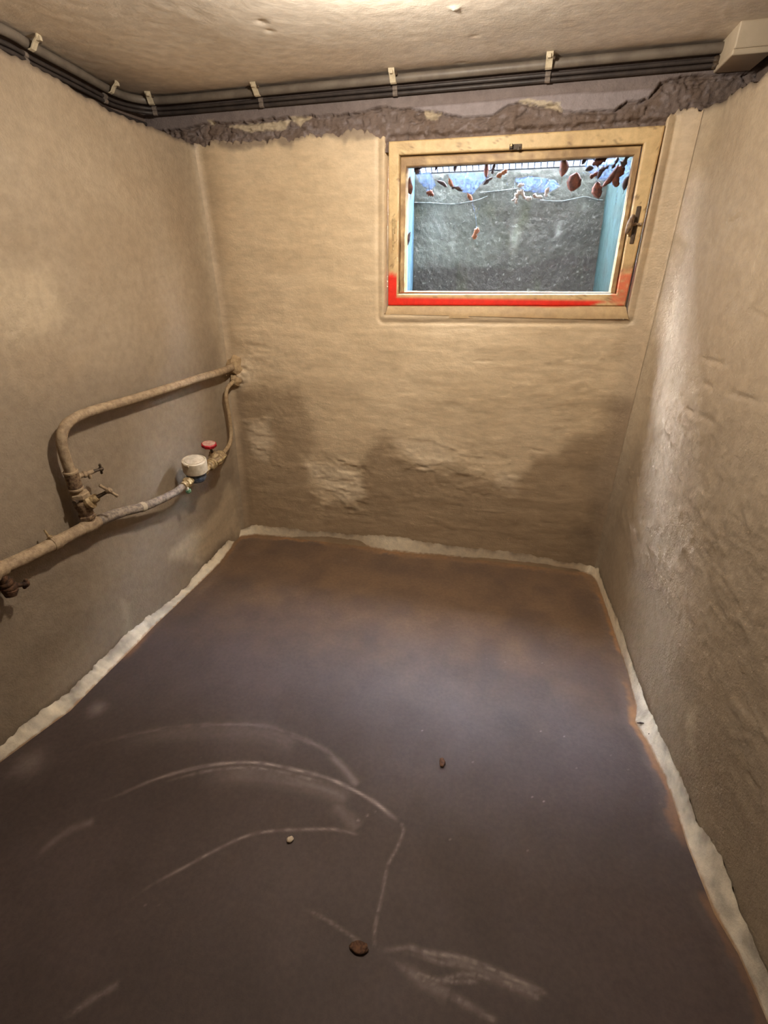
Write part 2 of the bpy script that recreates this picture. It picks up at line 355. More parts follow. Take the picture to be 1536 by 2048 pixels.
def build_wall_back():
    z1 = 2.0
    xs0, xs1 = -1.70, 0.62
    hl, hr = -0.66, 0.40
    S_ = np.r_[np.linspace(xs0, hl, 180), np.linspace(hl, hr, 190)[1:], np.linspace(hr, xs1, 46)[1:]]
    iL, iR = 179, 179+189
    Zs = np.r_[np.linspace(-0.01, HZ, 230), np.linspace(HZ, z1, 112)[1:]]
    jB = 229
    X, Zg = np.meshgrid(S_, Zs)
    Xw = np.empty_like(X)
    for j, z in enumerate(Zs):
        Xw[j] = np.interp(S_, [xs0, hl, hr, xs1], [xl(D, z)+0.293*RL-0.003, hole_x(z, -1), hole_x(z, 1), xr(D, z)-0.293*RR(z)+0.003])
    top = np.interp(S_, [-1.7, -1.4, -1.04, -0.67, 0.38, 0.5], [1.998, 1.997, 2.004, 1.996, 1.975, 2.003])
    tp = np.c_[S_, 0*S_, 0*S_]; top = top+0.010*vn(tp, 0.05, 5)+0.007*vn(tp, 0.017, 6)-0.010*np.maximum(0, vn(tp, 0.03, 8))+0.005*vn(tp, 0.0085, 10)
    k = np.clip((Zg-1.75)/(z1-1.75), 0, 1); Zw = Zg+k*(top[None, :]-z1)
    P = np.stack([Xw, 0*Xw, Zw], -1).reshape(-1, 3)
    x, z = P[:, 0], P[:, 2]
    y = yb(x, z)
    y = y-fillet(x-xl(D, z), RL)-fillet(xr(D, z)-x, RR(z))
    P[:, 1] = y
    d = relief(P, 1.0)
    Q = P[:, [0, 2]]
    d = carve(Q, [(pB(l), wd, dp) for l, wd, dp in (
        ([(716, 722), (752, 720)], 0.006, 0.003), ([(945, 722), (990, 722)], 0.006, 0.004), ([(910, 657), (960, 655)], 0.006, 0.003),
        ([(830, 935), (860, 938)], 0.007, 0.006), ([(1060, 900), (1090, 905)], 0.008, 0.005), ([(940, 1020), (1010, 1024)], 0.006, -0.003), ([(1232, 862), (1226, 880)], 0.006, 0.006),
        ([(395, 300), (405, 380)], 0.02, 0.004))], d)
    # flaking, blown plaster along the damp line
    worn = np.zeros(len(P))
    for poly, st in (([(480, 830), (560, 830), (560, 930), (490, 930)], 0.8), ([(600, 900), (740, 920), (735, 1030), (640, 1030)], 1.0), ([(760, 870), (930, 880), (1050, 930), (1030, 1000), (800, 990)], 0.7), ([(470, 690), (530, 690), (540, 770), (480, 790)], 0.9), ([(1080, 700), (1260, 660), (1270, 800), (1100, 880)], 0.45)):
        worn = np.maximum(worn, st*(1-sstep(-0.05, 0.06, poly_sd(Q, pB(poly))+0.05*fbm(P, 0.1, 3, 61))))
    chip = sstep(-0.15, 0.35, fbm(P, (0.09, 0.06, 0.045), 3, 63, 0.5))
    d += worn*(0.0055*(chip-0.5)+0.0018*fbm(P, (0.026, 0.02, 0.018), 2, 65))
    # plaster swells round the window and at the mouth of the pipes
    pc = atB(476, 750); e = np.linalg.norm(P-pc, axis=1); d += 0.022*np.exp(-(e/0.06)**2)*(1+0.6*vn(P, 0.02, 9))
    hp = [(HO[q][0], HO[q][2]) for q in ('TL', 'BL', 'BR', 'TR')]
    e, _ = seg_dist(Q, hp); d += -0.006*np.exp(-((e-0.028)/0.008)**2)+0.006*np.exp(-(e/0.014)**2)
    P[:, 1] -= d*sstep(0.0, 0.07, x-xl(D, z)-0.293*RL)*sstep(0.0, 0.10, xr(D, z)-0.293*RR(z)-x)
    damp_dark = [(pB([(470, 775), (536, 762), (592, 785), (626, 838), (631, 883), (612, 915), (622, 960), (650, 1010), (700, 1050), (700, 1130), (470, 1090)]), 0.05, 0.85),
            (pB([(640, 1010), (700, 985), (735, 890), (770, 878), (800, 912), (840, 935), (928, 932), (984, 950), (1040, 945), (1065, 910), (1115, 905), (1140, 885), (1190, 880), (1230, 815), (1310, 790), (1290, 1200), (640, 1100)]), 0.045, 1.0),
            (pB([(380, 290), (420, 300), (470, 700), (500, 760), (440, 800)]), 0.06, 0.35)]  # last entry: soft darker strip beside the left corner
    pale = [(pB([(490, 845), (535, 838), (545, 880), (530, 915), (505, 900)]), 0.035, 0.7),
            (pB([(612, 925), (660, 935), (720, 950), (728, 990), (690, 1012), (660, 985), (625, 960)]), 0.03, 0.75),
            (pB([(795, 885), (880, 893), (905, 925), (850, 935)]), 0.03, 0.6), (pB([(470, 700), (510, 700), (520, 760), (480, 780)]), 0.03, 0.45),
            (pB([(985, 935), (1040, 945), (1030, 985), (990, 970)]), 0.03, 0.5)]
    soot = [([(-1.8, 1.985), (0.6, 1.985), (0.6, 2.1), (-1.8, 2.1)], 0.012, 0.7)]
    Mk = masks(Q, damp_dark, pale, soot, P)
    Mk[:, 2] = np.maximum(Mk[:, 2], 0.34*np.maximum(sstep(0.20, 0.02, xr(D, z)-x+0.05*vn(P, 0.12, 3)), 0.6*sstep(0.12, 0.01, x-xl(D, z)+0.03*vn(P, 0.12, 3))))  # wall ends dimmed to blend into the falloff painted on the side walls
    P = P.reshape(len(Zs), len(S_), 3)
    hide = np.zeros((len(Zs)-1, len(S_)-1), bool); hide[jB:, iL:iR] = True
    idx = np.arange(P.shape[0]*P.shape[1]).reshape(P.shape[:2])
    ex = [(idx[-1, :iL+1], (0, 0.06, 0)), (idx[-1, iR:], (0, 0.06, 0)), (idx[jB:, iL][::-1], (0, 0.088, 0)), (idx[jB:, iR], (0, 0.088, 0)), (idx[jB, iL:iR+1][::-1], (0, 0.088, 0))]
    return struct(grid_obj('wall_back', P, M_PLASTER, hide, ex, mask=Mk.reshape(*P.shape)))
build_wall_back()

def build_wall_left():
    Ys = np.r_[np.linspace(-1.0, 0.6, 40), np.linspace(0.6, 1.0, 1)[1:], np.arange(0.61, D-0.293*RL+0.003, 0.0068)]
    Zs = np.linspace(-0.01, 2.0, 290)
    Y, Zg = np.meshgrid(Ys, Zs); Y = Y+(yb(xl(D, Zg), Zg)-D)*sstep(D-0.5, D-0.02, Y)
    top = np.interp(Ys, [-1, 1.2, 1.535, 1.69, 1.915, 2.13, 2.39], [2.12, 2.12, 2.104, 2.075, 2.03, 2.02, 1.998])
    tp = np.c_[Ys, 0*Ys, 0*Ys]; top = top+0.006*vn(tp, 0.05, 15)+0.004*vn(tp, 0.017, 16)
    k = np.clip((Zg-1.7)/(2.0-1.7), 0, 1); Zw = Zg+k*(top[None, :]-2.0)
    P = np.stack([0*Y, Y, Zw], -1).reshape(-1, 3); y, z = P[:, 1], P[:, 2]
    YC = yb(xl(D, z), z); P[:, 0] = xl(y, z)+fillet(YC-y, RL)
    d = relief(P, 0.35); Q = P[:, [1, 2]]
    d = carve(Q, [(pL(l), wd, dp) for l, wd, dp in (([(20, 690), (60, 640)], 0.02, -0.004), ([(320, 560), (350, 545)], 0.008, 0.003), ([(150, 300), (175, 290)], 0.006, 0.003), ([(60, 1400), (250, 1250)], 0.012, 0.003), ([(225, 755), (232, 770)], 0.004, -0.004))], d)
    pc = atL(466, 745); e = np.linalg.norm(P-pc, axis=1); d += 0.018*np.exp(-(e/0.05)**2)
    P[:, 0] += d*sstep(0.0, 0.07, YC-0.293*RL-y)
    damp_dark = [(pL([(-60, 745), (60, 790), (160, 770), (260, 720), (330, 680), (450, 660), (486, 1070), (420, 1130), (0, 1560), (-200, 1700), (-200, 745)]), 0.11, 0.85),
            (pL([(300, 255), (385, 290), (450, 660), (400, 640), (370, 400)]), 0.09, 0.3)]  # second entry: soft darker strip along the back corner
    pale = [(pL([(457, 965), (476, 980), (478, 1060), (440, 1080), (390, 1125), (348, 1105), (372, 1065), (425, 1030)]), 0.05, 0.8),
            (pL([(235, 1190), (262, 1195), (268, 1262), (246, 1278)]), 0.03, 0.35), (pL([(0, 540), (90, 560), (120, 630), (60, 680), (0, 690)]), 0.07, 0.5)]  # last patch: lamp sheen painted pale on the upper wall
    Mk = masks(Q, damp_dark, pale, [], P, 0.07)
    Mk[:, 1] = np.maximum(Mk[:, 1], 0.35*sstep(0.14, 0.01, YC-y+0.04*vn(P, 0.12, 4))*sstep(0.5, 0.9, z))  # painted side dimming eased off towards the back corner
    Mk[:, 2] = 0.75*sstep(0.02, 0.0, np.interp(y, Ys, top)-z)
    P = P.reshape(len(Zs), len(Ys), 3); idx = np.arange(P.shape[0]*P.shape[1]).reshape(P.shape[:2])
    return struct(grid_obj('wall_left', P[:, ::-1], M_PLASTER_DIMMED, None, [(idx[-1], (-0.25, 0, 0))], mask=Mk.reshape(*P.shape)[:, ::-1]))
build_wall_left()

def build_wall_right():
    Ys = np.r_[np.linspace(-1.0, 0.5, 38), np.arange(0.508, D-0.293*RR0+0.003, 0.0068)]
    Zs = np.linspace(-0.01, 2.0, 290)
    Y, Zg = np.meshgrid(Ys, Zs); Y = Y+(yb(xr(D, Zg), Zg)-D+0.293*(RR0-RR(Zg)))*sstep(D-0.5, D-0.293*RR0, Y)
    tp = np.c_[Ys, 0*Ys, 0*Ys]; top = 2.003+0.008*vn(tp, 0.06, 25)+0.005*vn(tp, 0.02, 26)
    k = np.clip((Zg-1.7)/0.3, 0, 1); Zw = Zg+k*(top[None, :]-2.0)
    P = np.stack([0*Y, Y, Zw], -1).reshape(-1, 3); y, z = P[:, 1], P[:, 2]
    YC = yb(xr(D, z), z); P[:, 0] = xr(y, z)-fillet(YC-y, RR(z))
    d = relief(P, 0.55); Q = P[:, [1, 2]]
    d = carve(Q, [(pR(l), wd, dp) for l, wd, dp in (
        ([(1458, 445), (1480, 433)], 0.007, 0.007), ([(1440, 450), (1447, 446)], 0.006, 0.005), ([(1395, 715), (1425, 722), (1460, 732)], 0.008, 0.008), ([(1405, 765), (1425, 778)], 0.009, 0.008),
        ([(1455, 785), (1512, 802)], 0.009, 0.009), ([(1368, 815), (1385, 828)], 0.010, 0.008), ([(1400, 830), (1430, 845)], 0.011, 0.006), ([(1490, 1545), (1515, 1580)], 0.010, 0.006), ([(1420, 485), (1435, 500)], 0.006, 0.003), ([(1500, 620), (1536, 640)], 0.008, 0.004))], d)
    d += (0.0022*fbm(P, 0.05, 3, 88)+0.0030*sstep(0.0, 0.25, fbm(P, (0.06, 0.06, 0.04), 4, 89, 0.6)))*sstep(1.25, 1.0, z)*sstep(0.2, 0.6, z)
    P[:, 0] -= d*sstep(0.0, 0.10, YC-0.293*RR(z)-y)
    damp_dark = [(pR([(1225, 900), (1290, 885), (1330, 860), (1390, 830), (1460, 830), (1560, 870), (1600, 2048), (1195, 1145)]), 0.14, 0.7)]
    pale = [(pR([(1370, 1420), (1392, 1410), (1395, 1530), (1380, 1540)]), 0.03, 0.4)]
    Mk = masks(Q, damp_dark, pale, [], P, 0.09)
    Mk[:, 1] = np.maximum(Mk[:, 1], 0.35*sstep(0.22, 0.03, YC-y+0.06*vn(P, 0.12, 4))*sstep(0.5, 1.0, z))  # eases the painted dimming off near the back corner
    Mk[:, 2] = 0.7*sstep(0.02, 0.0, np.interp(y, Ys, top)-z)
    P = P.reshape(len(Zs), len(Ys), 3); idx = np.arange(P.shape[0]*P.shape[1]).reshape(P.shape[:2])
    return struct(grid_obj('wall_right', P, M_PLASTER_DIMMED, None, [(idx[-1][::-1], (0.15, 0, 0))], mask=Mk.reshape(*P.shape)))
build_wall_right()
struct(MB().box((-0.4, -1.05, 1.1), (3.6, 0.1, 2.4)).obj('wall_front', plain('dark_bounce_cut', lin(72, 54, 42), lin(58, 42, 32), 0.6, 10)))  # unseen wall behind the camera, coloured dark to cut bounce light

# ceiling
def build_ceiling():
    X, Y = np.meshgrid(np.linspace(-1.95, 1.0, 330), np.r_[np.linspace(-1.0, 0.9, 30), np.linspace(0.91, 2.62, 200)])
    P = np.stack([X, Y, 0*X+H], -1).reshape(-1, 3)
    d = 0.005*fbm(P, 0.5, 2, 101)+0.0005*vn(P, 0.035, 103)
    for q, wd, dp in (((522, 45), 0.016, -0.005), ((910, 14), 0.009, 0.009), ((540, 62), 0.012, -0.004), ((950, 72), 0.01, -0.004), ((1180, 70), 0.008, 0.003), ((921, 125), 0.012, -0.004)):
        c = atZ(*q, H); d = d+dp*np.exp(-(np.linalg.norm(P-c, axis=1)/wd)**2)*(1+0.7*vn(P, 0.012, 5))
    P[:, 2] -= d+0.002
    Mk = np.zeros((len(P), 3)); Mk[:, 0] = 0.55*np.maximum(sstep(2.22, 2.37, P[:, 1]), sstep(-1.58, -1.75, P[:, 0]))  # shade painted into the ceiling towards its back and left edges
    sh = X.shape+(3,)
    P = P.reshape(sh)[:, ::-1]; return struct(grid_obj('ceiling', P, M_CEILING, mask=Mk.reshape(sh)[:, ::-1]))
build_ceiling()

# floor edge as the photograph shows it (foot of the limewashed fillet) and the fillet's upper edge on the walls
EDGE_L = [(0, 1524), (60, 1480), (141, 1422), (200, 1362), (260, 1302), (310, 1250), (352, 1211), (400, 1165), (440, 1125), (462, 1095)]
EDGE_B = [(470, 1080), (480, 1073), (510, 1069), (560, 1073), (661, 1083), (720, 1090), (778, 1102), (850, 1108), (896, 1112), (980, 1121), (1092, 1134), (1150, 1141), (1168, 1144)]
EDGE_R = [(1185, 1152), (1196, 1168), (1214, 1221), (1241, 1303), (1256, 1347), (1273, 1415), (1269, 1447), (1292, 1479), (1331, 1557), (1351, 1615), (1375, 1693), (1429, 1830), (1478, 1912), (1531, 2034)]
TOP_L = [(0, 1492), (70, 1430), (141, 1380), (200, 1320), (246, 1274), (300, 1230), (352, 1192), (420, 1120), (452, 1085)]
TOP_B = [(472, 1062), (504, 1050), (560, 1055), (672, 1067), (784, 1073), (907, 1092), (1036, 1106), (1120, 1120), (1180, 1131)]
TOP_R = [(1197, 1140), (1214, 1191), (1234, 1235), (1263, 1323), (1292, 1406), (1331, 1489), (1370, 1576), (1390, 1635), (1439, 1708), (1478, 1810), (1536, 1950)]
fl = [atZ(*q)[:2] for q in EDGE_L]; fb = [atZ(*q)[:2] for q in EDGE_B]; fr = [atZ(*q)[:2] for q in EDGE_R]
fl = [np.array([fl[0][0]-0.02, -1.0])]+fl; fr = fr+[np.array([fr[-1][0]+0.25, -1.0])]
FLOOR_EDGE = fl+fb+fr

def build_floor():
    X, Y = np.meshgrid(np.arange(-1.78, 1.02, 0.0052), np.r_[np.linspace(-1.0, 0.12, 24), np.arange(0.125, 2.50, 0.0052)])
    P = np.stack([X, Y, 0*X], -1).reshape(-1, 3); Q = P[:, :2]
    P[:, 2] = -0.002+0.0020*fbm(P, 0.5, 2, 131)+0.0005*vn(P, 0.05, 133)
    e, t = seg_dist(Q, FLOOR_EDGE); n = fbm(P, 0.11, 4, 141); n2 = fbm(P, 0.025, 3, 143)
    width = (0.034+0.024*n+0.012*n2)*(1+0.7*sstep(2.15, 2.3, Q[:, 1])); side = np.interp(Q[:, 1], [0.6, 1.2, 1.9, 2.3], [0.10, 0.35, 0.85, 1.0])*np.where(Q[:, 1] > 2.0, 1, sstep(-0.35, 0.25, vn(P, 0.16, 145)))
    rust = (1-sstep(0.35, 1.0, e/np.maximum(width, 0.006)))*side*(0.95+0.35*n2)
    grey = 0.5*(1-sstep(0.5, 1.2, e/(0.06+0.03*n)))*side
    sc = np.zeros(len(P))
    def scuff(pts, wd, st, soft=1.0, taper=True, sd=1):
        nonlocal sc
        g, tt = seg_dist(Q, [atZ(*p)[:2] for p in curve_pts([np.array(p, float) for p in pts], 14)])
        br = 0.65+0.5*vn(np.c_[tt*2.0, g*30, 0*g], (0.05, 0.25, 1), sd) if wd < 0.011 else 0.8+0.35*fbm(np.c_[tt*1.2, g*6, 0*g], (0.3, 0.12, 1), 2, sd)
        v = st*np.exp(-(g/wd)**2)*np.clip(br, 0.15, 1.2)
        if taper: v = v*sstep(0, 0.35, tt)*sstep(1.0, 0.93, tt)
        sc = np.maximum(sc, v)
    A1 = [(156, 1619), (234, 1590), (312, 1557), (391, 1535), (456, 1525), (521, 1525), (586, 1538), (651, 1554), (703, 1577), (749, 1603), (781, 1629), (804, 1646)]
    scuff(A1, 0.0055, 0.75, sd=1)
    scuff([(x, y+11) for x, y in A1[2:8]], 0.006, 0.4, sd=2)
    scuff([(x, y+24) for x, y in A1[3:9]], 0.028, 0.26, sd=3)
    scuff([(804, 1648), (807, 1662), (791, 1701), (775, 1730), (767, 1775), (758, 1815), (750, 1854), (749, 1893)], 0.0042, 0.38, taper=False, sd=4)
    scuff([(241, 1815), (299, 1772), (365, 1736), (423, 1704), (482, 1675), (534, 1662), (605, 1658), (671, 1658), (723, 1670)], 0.0042, 0.55, sd=5)
    scuff([(117, 1515), (195, 1486), (293, 1463), (391, 1450), (521, 1450), (586, 1470), (651, 1499), (690, 1535), (716, 1574)], 0.010, 0.22, sd=6)
    scuff([(200, 1500), (293, 1475), (391, 1462), (521, 1465), (600, 1490)], 0.035, 0.12, sd=7)
    scuff([(651, 1502), (690, 1538), (716, 1572)], 0.012, 0.34, sd=8)
    scuff([(736, 1899), (781, 1899), (820, 1894), (859, 1906), (925, 1915), (1000, 1945), (1100, 1990)], 0.0055, 0.55, sd=9)
    scuff([(790, 1906), (830, 1908), (880, 1924), (940, 1934), (1010, 1962), (1090, 2002)], 0.0045, 0.4, sd=29)
    scuff([(800, 1912), (818, 1932), (850, 1952), (900, 1962), (960, 1962)], 0.0045, 0.42, sd=30)
    scuff([(850, 1912), (925, 1925), (1000, 1955), (1080, 1990)], 0.014, 0.26, sd=10)
    scuff([(768, 1906), (820, 1945), (872, 1971), (937, 2010), (1000, 2046)], 0.007, 0.38, sd=11)
    scuff([(838, 1925), (835, 1945), (870, 1962), (925, 1948), (977, 1955), (1040, 1980)], 0.006, 0.36, sd=12)
    scuff([(800, 1925), (850, 1965), (900, 1990)], 0.012, 0.3, sd=22)
    scuff([(600, 1812), (655, 1840), (723, 1885)], 0.004, 0.3, sd=13)
    scuff([(59, 1723), (130, 1665), (190, 1640)], 0.012, 0.22, sd=14)
    scuff([(117, 2047), (176, 2003), (240, 1965)], 0.008, 0.25, sd=15)
    scuff([(660, 1600), (700, 1640), (715, 1660)], 0.022, 0.2, sd=16)
    for q, r_, s_ in (((195, 1416), 0.03, 0.35), ((579, 1680), 0.006, 0.0), ((716, 1640), 0.005, 0.7), ((735, 1630), 0.004, 0.6), ((750, 1623), 0.003, 0.6), ((505, 1105), 0.03, 0.25), ((940, 1211), 0.004, 0.7), ((690, 1120), 0.02, 0.2), ((60, 1525), 0.05, 0.22)):
        c = atZ(*q); sc = np.maximum(sc, s_*np.exp(-(np.linalg.norm(P-c, axis=1)/r_)**2*(1+0.5*n2)))
    sp = vn(P, 0.006, 151); sc = np.maximum(sc, 0.5*sstep(0.93, 0.98, sp)*(vn(P, 0.2, 152) > 0))
    Mk = np.c_[np.clip(rust, 0, 1), np.clip(np.maximum(sc, grey*0.35), 0, 1), np.clip((0.75+0.4*n)*sstep(1.25, 2.1, P[:, 1]+0.1*n), 0, 1)]  # third channel: browner towards the back, painting in the back wall's warm reflection
    sh = X.shape+(3,)
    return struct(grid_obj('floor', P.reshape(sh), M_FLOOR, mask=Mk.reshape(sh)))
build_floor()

def build_skirt(name, low, topp, key):
    """limewashed cement fillet between floor and wall, feathered top edge"""
    low = np.array([list(p)+[0.0] for p in low]); topp = np.array(topp)
    if key < 0: ll = np.r_[0, np.cumsum(np.linalg.norm(np.diff(low, axis=0), axis=1))]; tl = np.r_[0, np.cumsum(np.linalg.norm(np.diff(topp, axis=0), axis=1))]; a0, a1, b0, b1 = ll[0], ll[-1], tl[0], tl[-1]; lk, tk = ll/ll[-1], tl/tl[-1]; s = np.linspace(0, 1, int(ll[-1]/0.006))
    else: lk, tk = low[:, key], topp[:, key]; s = np.linspace(lk.min(), lk.max(), int((lk.max()-lk.min())/0.006))
    def ip(k, v, s): o = np.argsort(k); return np.stack([np.interp(s, k[o], v[o, c]) for c in range(3)], -1)
    A, B = ip(lk, low, s), ip(tk, topp, s)
    n = fbm(A, 0.05, 3, 161)
    B[:, 2] += 0.012*n+0.006*fbm(A, 0.012, 2, 163)
    rows = []; U = np.linspace(0, 1, 12)
    for u in U:
        h = u**1.7; g = u*(1.0-0.25*(1-u))
        p = A+(B-A)*g[..., None] if hasattr(g, '__len__') else A+(B-A)*g
        p = p.copy(); p[:, 2] = B[:, 2]*(0.55*h+0.45*u)
        rows.append(p)
    P = np.stack(rows); P[0, :, 2] = -0.012
    sh = P.shape; F = P.reshape(-1, 3); dn = 0.002*fbm(F, 0.04, 3, 165); F[:, 2] += dn*(F[:, 2] > 0.002)
    u = np.repeat(U, len(s)); nn = fbm(F, 0.06, 4, 167); n3 = fbm(F, 0.016, 3, 169)
    Mk = np.c_[np.clip(sstep(0.75, 1.15, u+0.3*nn), 0, 1)*0.6, 0.6*sstep(0.40, 0.6, 0.7*nn+0.6*n3)*sstep(2.2, 1.4, F[:, 1]), 0.7*sstep(0.22, 0.05, u+0.12*n3)]
    if key != 0: Mk[:, 1] = np.maximum(Mk[:, 1], (0.42+0.45*nn)*sstep(2.1, 1.4, F[:, 1])); Mk[:, 0] = np.maximum(Mk[:, 0], 0.35*sstep(-0.1, 0.4, nn)*sstep(2.0, 1.4, F[:, 1]))
    return struct(grid_obj(name, F.reshape(sh), M_LIME, mask=Mk.reshape(sh)))
def cB(q): return _solve(q, lambda P: yb(P[0], P[2])-P[1]-0.008-fillet(P[0]-xl(D, P[2]), RL)-fillet(xr(D, P[2])-P[0], 0.045))
def cR(q): return _solve(q, lambda P: xr(P[1], P[2])-P[0]-0.008-fillet(yb(P[0], P[2])-P[1], 0.045))
tl = [atL(*q, 0.008) for q in TOP_L]; tb = [cB(q) for q in TOP_B]; tr = [cR(q) for q in TOP_R]
tl = [tl[0]+np.array([-0.02, -1.6, 0.02])]+tl+[tb[0]+np.array([-0.01, 0.01, 0])]; tr = tr+[tr[-1]+np.array([0.25, -1.5, 0.02])]
build_skirt('baseboard_left', fl+[fb[0]+0.002], tl, 1)
build_skirt('baseboard_back', fb+[fr[0]], [tb[0]+np.array([-0.012, -0.012, 0])]+tb+[tr[0]+np.array([0.01, 0, 0])], 0)
build_skirt('baseboard_right', [fb[-1]]+fr, [tb[-1]]+tr, -1)

# concrete course above the plaster: back lintel, left and right returns
def build_lintel():
    xs = np.linspace(-1.84, 0.72, 520); Zs = np.linspace(1.93, H+0.01, 64)
    X, Zg = np.meshgrid(xs, Zs); P = np.stack([X, 0*X, Zg], -1).reshape(-1, 3); Q = P[:, [0, 2]]
    ly = 2.408
    b1 = [(300, 262), (350, 261), (422, 243), (461, 246), (532, 239), (578, 233), (591, 237), (620, 233), (695, 230), (770, 213), (799, 217), (851, 222), (930, 234), (984, 232), (1015, 211), (1051, 203), (1082, 214), (1113, 210), (1127, 223), (1230, 219), (1252, 205), (1297, 196), (1319, 167), (1341, 157), (1440, 150)]
    b2 = [(820, 217), (877, 213), (985, 203), (1096, 192), (1200, 186), (1310, 180), (1345, 176)]
    c1 = np.array([atY(*q, ly)[[0, 2]] for q in b1]); c2 = np.array([atY(*q, ly)[[0, 2]] for q in b2])
    n = 0.006*fbm(P, 0.03, 3, 171)
    h1 = Q[:, 1]-np.interp(Q[:, 0], c1[:, 0], c1[:, 1])+n
    h2 = Q[:, 1]-np.interp(Q[:, 0], c2[:, 0], c2[:, 1], left=1.9, right=1.9)
    coat = sstep(-0.0015, 0.0015, h1)
    rough = 0.009*fbm(P, (0.075, 0.07, 0.03), 5, 173, 0.6)+0.004*vn(P, 0.010, 175)-0.010*np.exp(-(fbm(P, (0.09, 0.09, 0.05), 3, 174)/0.06)**2)
    lip = np.exp(-((h1+0.004)/0.006)**2)
    d = coat*(0.014+0.001*fbm(P, 0.2, 2, 177))+(1-coat)*(rough+0.012*sstep(2.03, 1.97, Q[:, 1]))-0.010*lip*(1-coat)
    d -= coat*0.004*sstep(0.001, -0.001, h2)*(h2 > -0.5)
    d = d-0.022*sstep(1.992, 1.976, Q[:, 1]-0.006*vn(P, 0.02, 183))*(Q[:, 0] > -0.66)*(Q[:, 0] < 0.40)
    P[:, 1] = ly-d
    band = coat*sstep(0.0008, -0.0008, h2)*(Q[:, 0] > c2[0, 0])*(Q[:, 0] < c2[-1, 0])
    flake = np.zeros(len(P))
    for poly in ([(578, 234), (622, 234), (600, 252), (590, 247)], [(455, 252), (580, 240), (570, 258), (500, 264)], [(850, 222), (884, 226), (870, 240), (850, 236)], [(1035, 204), (1060, 198), (1120, 208), (1125, 222), (1112, 218)], [(418, 242), (430, 240), (428, 252), (420, 250)]):
        flake = np.maximum(flake, 1-sstep(-0.003, 0.003, poly_sd(Q, [tuple(atY(*q, ly)[[0, 2]]) for q in poly])+0.004*vn(P, 0.012, 9)))
    Mk = np.c_[(1-coat)*np.clip(0.75+0.5*fbm(P, 0.04, 3, 179), 0, 1), np.clip(band*0.9+(1-coat)*0.45*sstep(0.1, 0.5, fbm(P, 0.02, 3, 181)), 0, 1), flake*np.array([0.7])]
    sh = X.shape+(3,)
    o = struct(grid_obj('trim_1', P.reshape(sh), M_LINTEL, mask=Mk.reshape(sh)))
    return o
build_lintel()
def build_return(name, line, flip):
    line = np.array(line); t = np.linspace(0, 1, 160); k = np.linspace(0, 1, len(line)); xy = np.stack([np.interp(t, k, line[:, 0]), np.interp(t, k, line[:, 1])], -1)
    Zs = np.linspace(1.90, H+0.01, 24); P = np.array([[(*p, z) for p in xy] for z in Zs]); F = P.reshape(-1, 3)
    F[:, 0] += 0.008*fbm(F, 0.08, 3, 191); Mk = np.zeros((len(F), 3)); Mk[:, 0] = 0.8
    if flip: P = P[:, ::-1]
    return struct(grid_obj(name, P, M_LINTEL, mask=Mk.reshape(P.shape)))
build_return('trim_2', [(-1.60, -1.0), (-1.60, 1.3), (-1.607, 1.528), (-1.655, 1.686), (-1.71, 1.872), (-1.785, 2.166), (-1.80, 2.44)], False)
build_return('trim_3', [(1.2, -1.0), (0.86, 0.9), (0.70, 1.7), (0.62, 2.45)], False)

# ------------------------------------------------------------------ the world beyond the window
def quad_grid(name, a, b, c, d, n, m_, mat, amp, maskf=None, parent=None):
    """grid over corners a (u0 v0), b (u1 v0), c (u1 v1), d (u0 v1)"""
    a, b, c, d = [np.array(q, float) for q in (a, b, c, d)]
    u, v = np.meshgrid(np.linspace(0, 1, n), np.linspace(0, 1, m_)); U, V = u[..., None], v[..., None]
    P = a*(1-U)*(1-V)+b*U*(1-V)+c*U*V+d*(1-U)*V
    nr = np.cross(b-a, d-a); nr /= np.linalg.norm(nr); F = P.reshape(-1, 3)
    F += (amp*(fbm(F, 0.12, 4, 201)+0.5*vn(F, 0.015, 203)))[:, None]*nr
    Mk = np.zeros((len(F), 3)) if maskf is None else maskf(F)
    o = grid_obj(name, F.reshape(P.shape), mat, mask=Mk.reshape(P.shape), parent=parent); return struct(o)
WY = 2.95; WX0, WX1 = -0.672, 0.288; WTOP = 1.908
def wellmask(F):
    n = fbm(F, (0.10, 0.1, 0.30), 4, 211); n2 = fbm(F, 0.05, 4, 213); Q = F[:, [0, 2]]
    pw = lambda L: [tuple(atY(*q, WY)[[0, 2]]) for q in L]
    dark = 1-sstep(-0.03, 0.03, poly_sd(Q, pw([(815, 540), (890, 525), (960, 528), (1020, 535), (1090, 510), (1120, 500), (1215, 515), (1215, 640), (815, 640)]))+0.03*n2)
    dk2 = 0.55*(1-sstep(-0.06, 0.06, poly_sd(Q, pw([(930, 400), (1215, 400), (1215, 600), (960, 600), (1010, 470)]))+0.05*n))
    pale = np.zeros(len(F))
    for q, rx, rz, s in (((1030, 472), 0.020, 0.055, 0.8), ((1117, 462), 0.014, 0.04, 0.45), ((1168, 414), 0.010, 0.014, 0.6), ((870, 450), 0.07, 0.14, 0.35), ((905, 480), 0.02, 0.09, 0.25)):
        c = atY(*q, WY); pale = np.maximum(pale, s*np.exp(-(((F[:, 0]-c[0])/rx)**2+((F[:, 2]-c[2])/rz)**2)*(1+0.4*n2)))
    pale = np.maximum(pale, 0.5*sstep(1.87, 1.905, F[:, 2]+0.02*n2)); pale = np.maximum(pale, 0.45*sstep(0.78, 0.92, vn(F, 0.012, 215)))
    return np.c_[np.clip(np.maximum(dark*0.8, dk2)+0.25*sstep(0.2, 0.5, n), 0, 1), np.clip(pale, 0, 1), 0.55*sstep(0.0, 0.5, n)*sstep(1.85, 1.7, F[:, 2])]
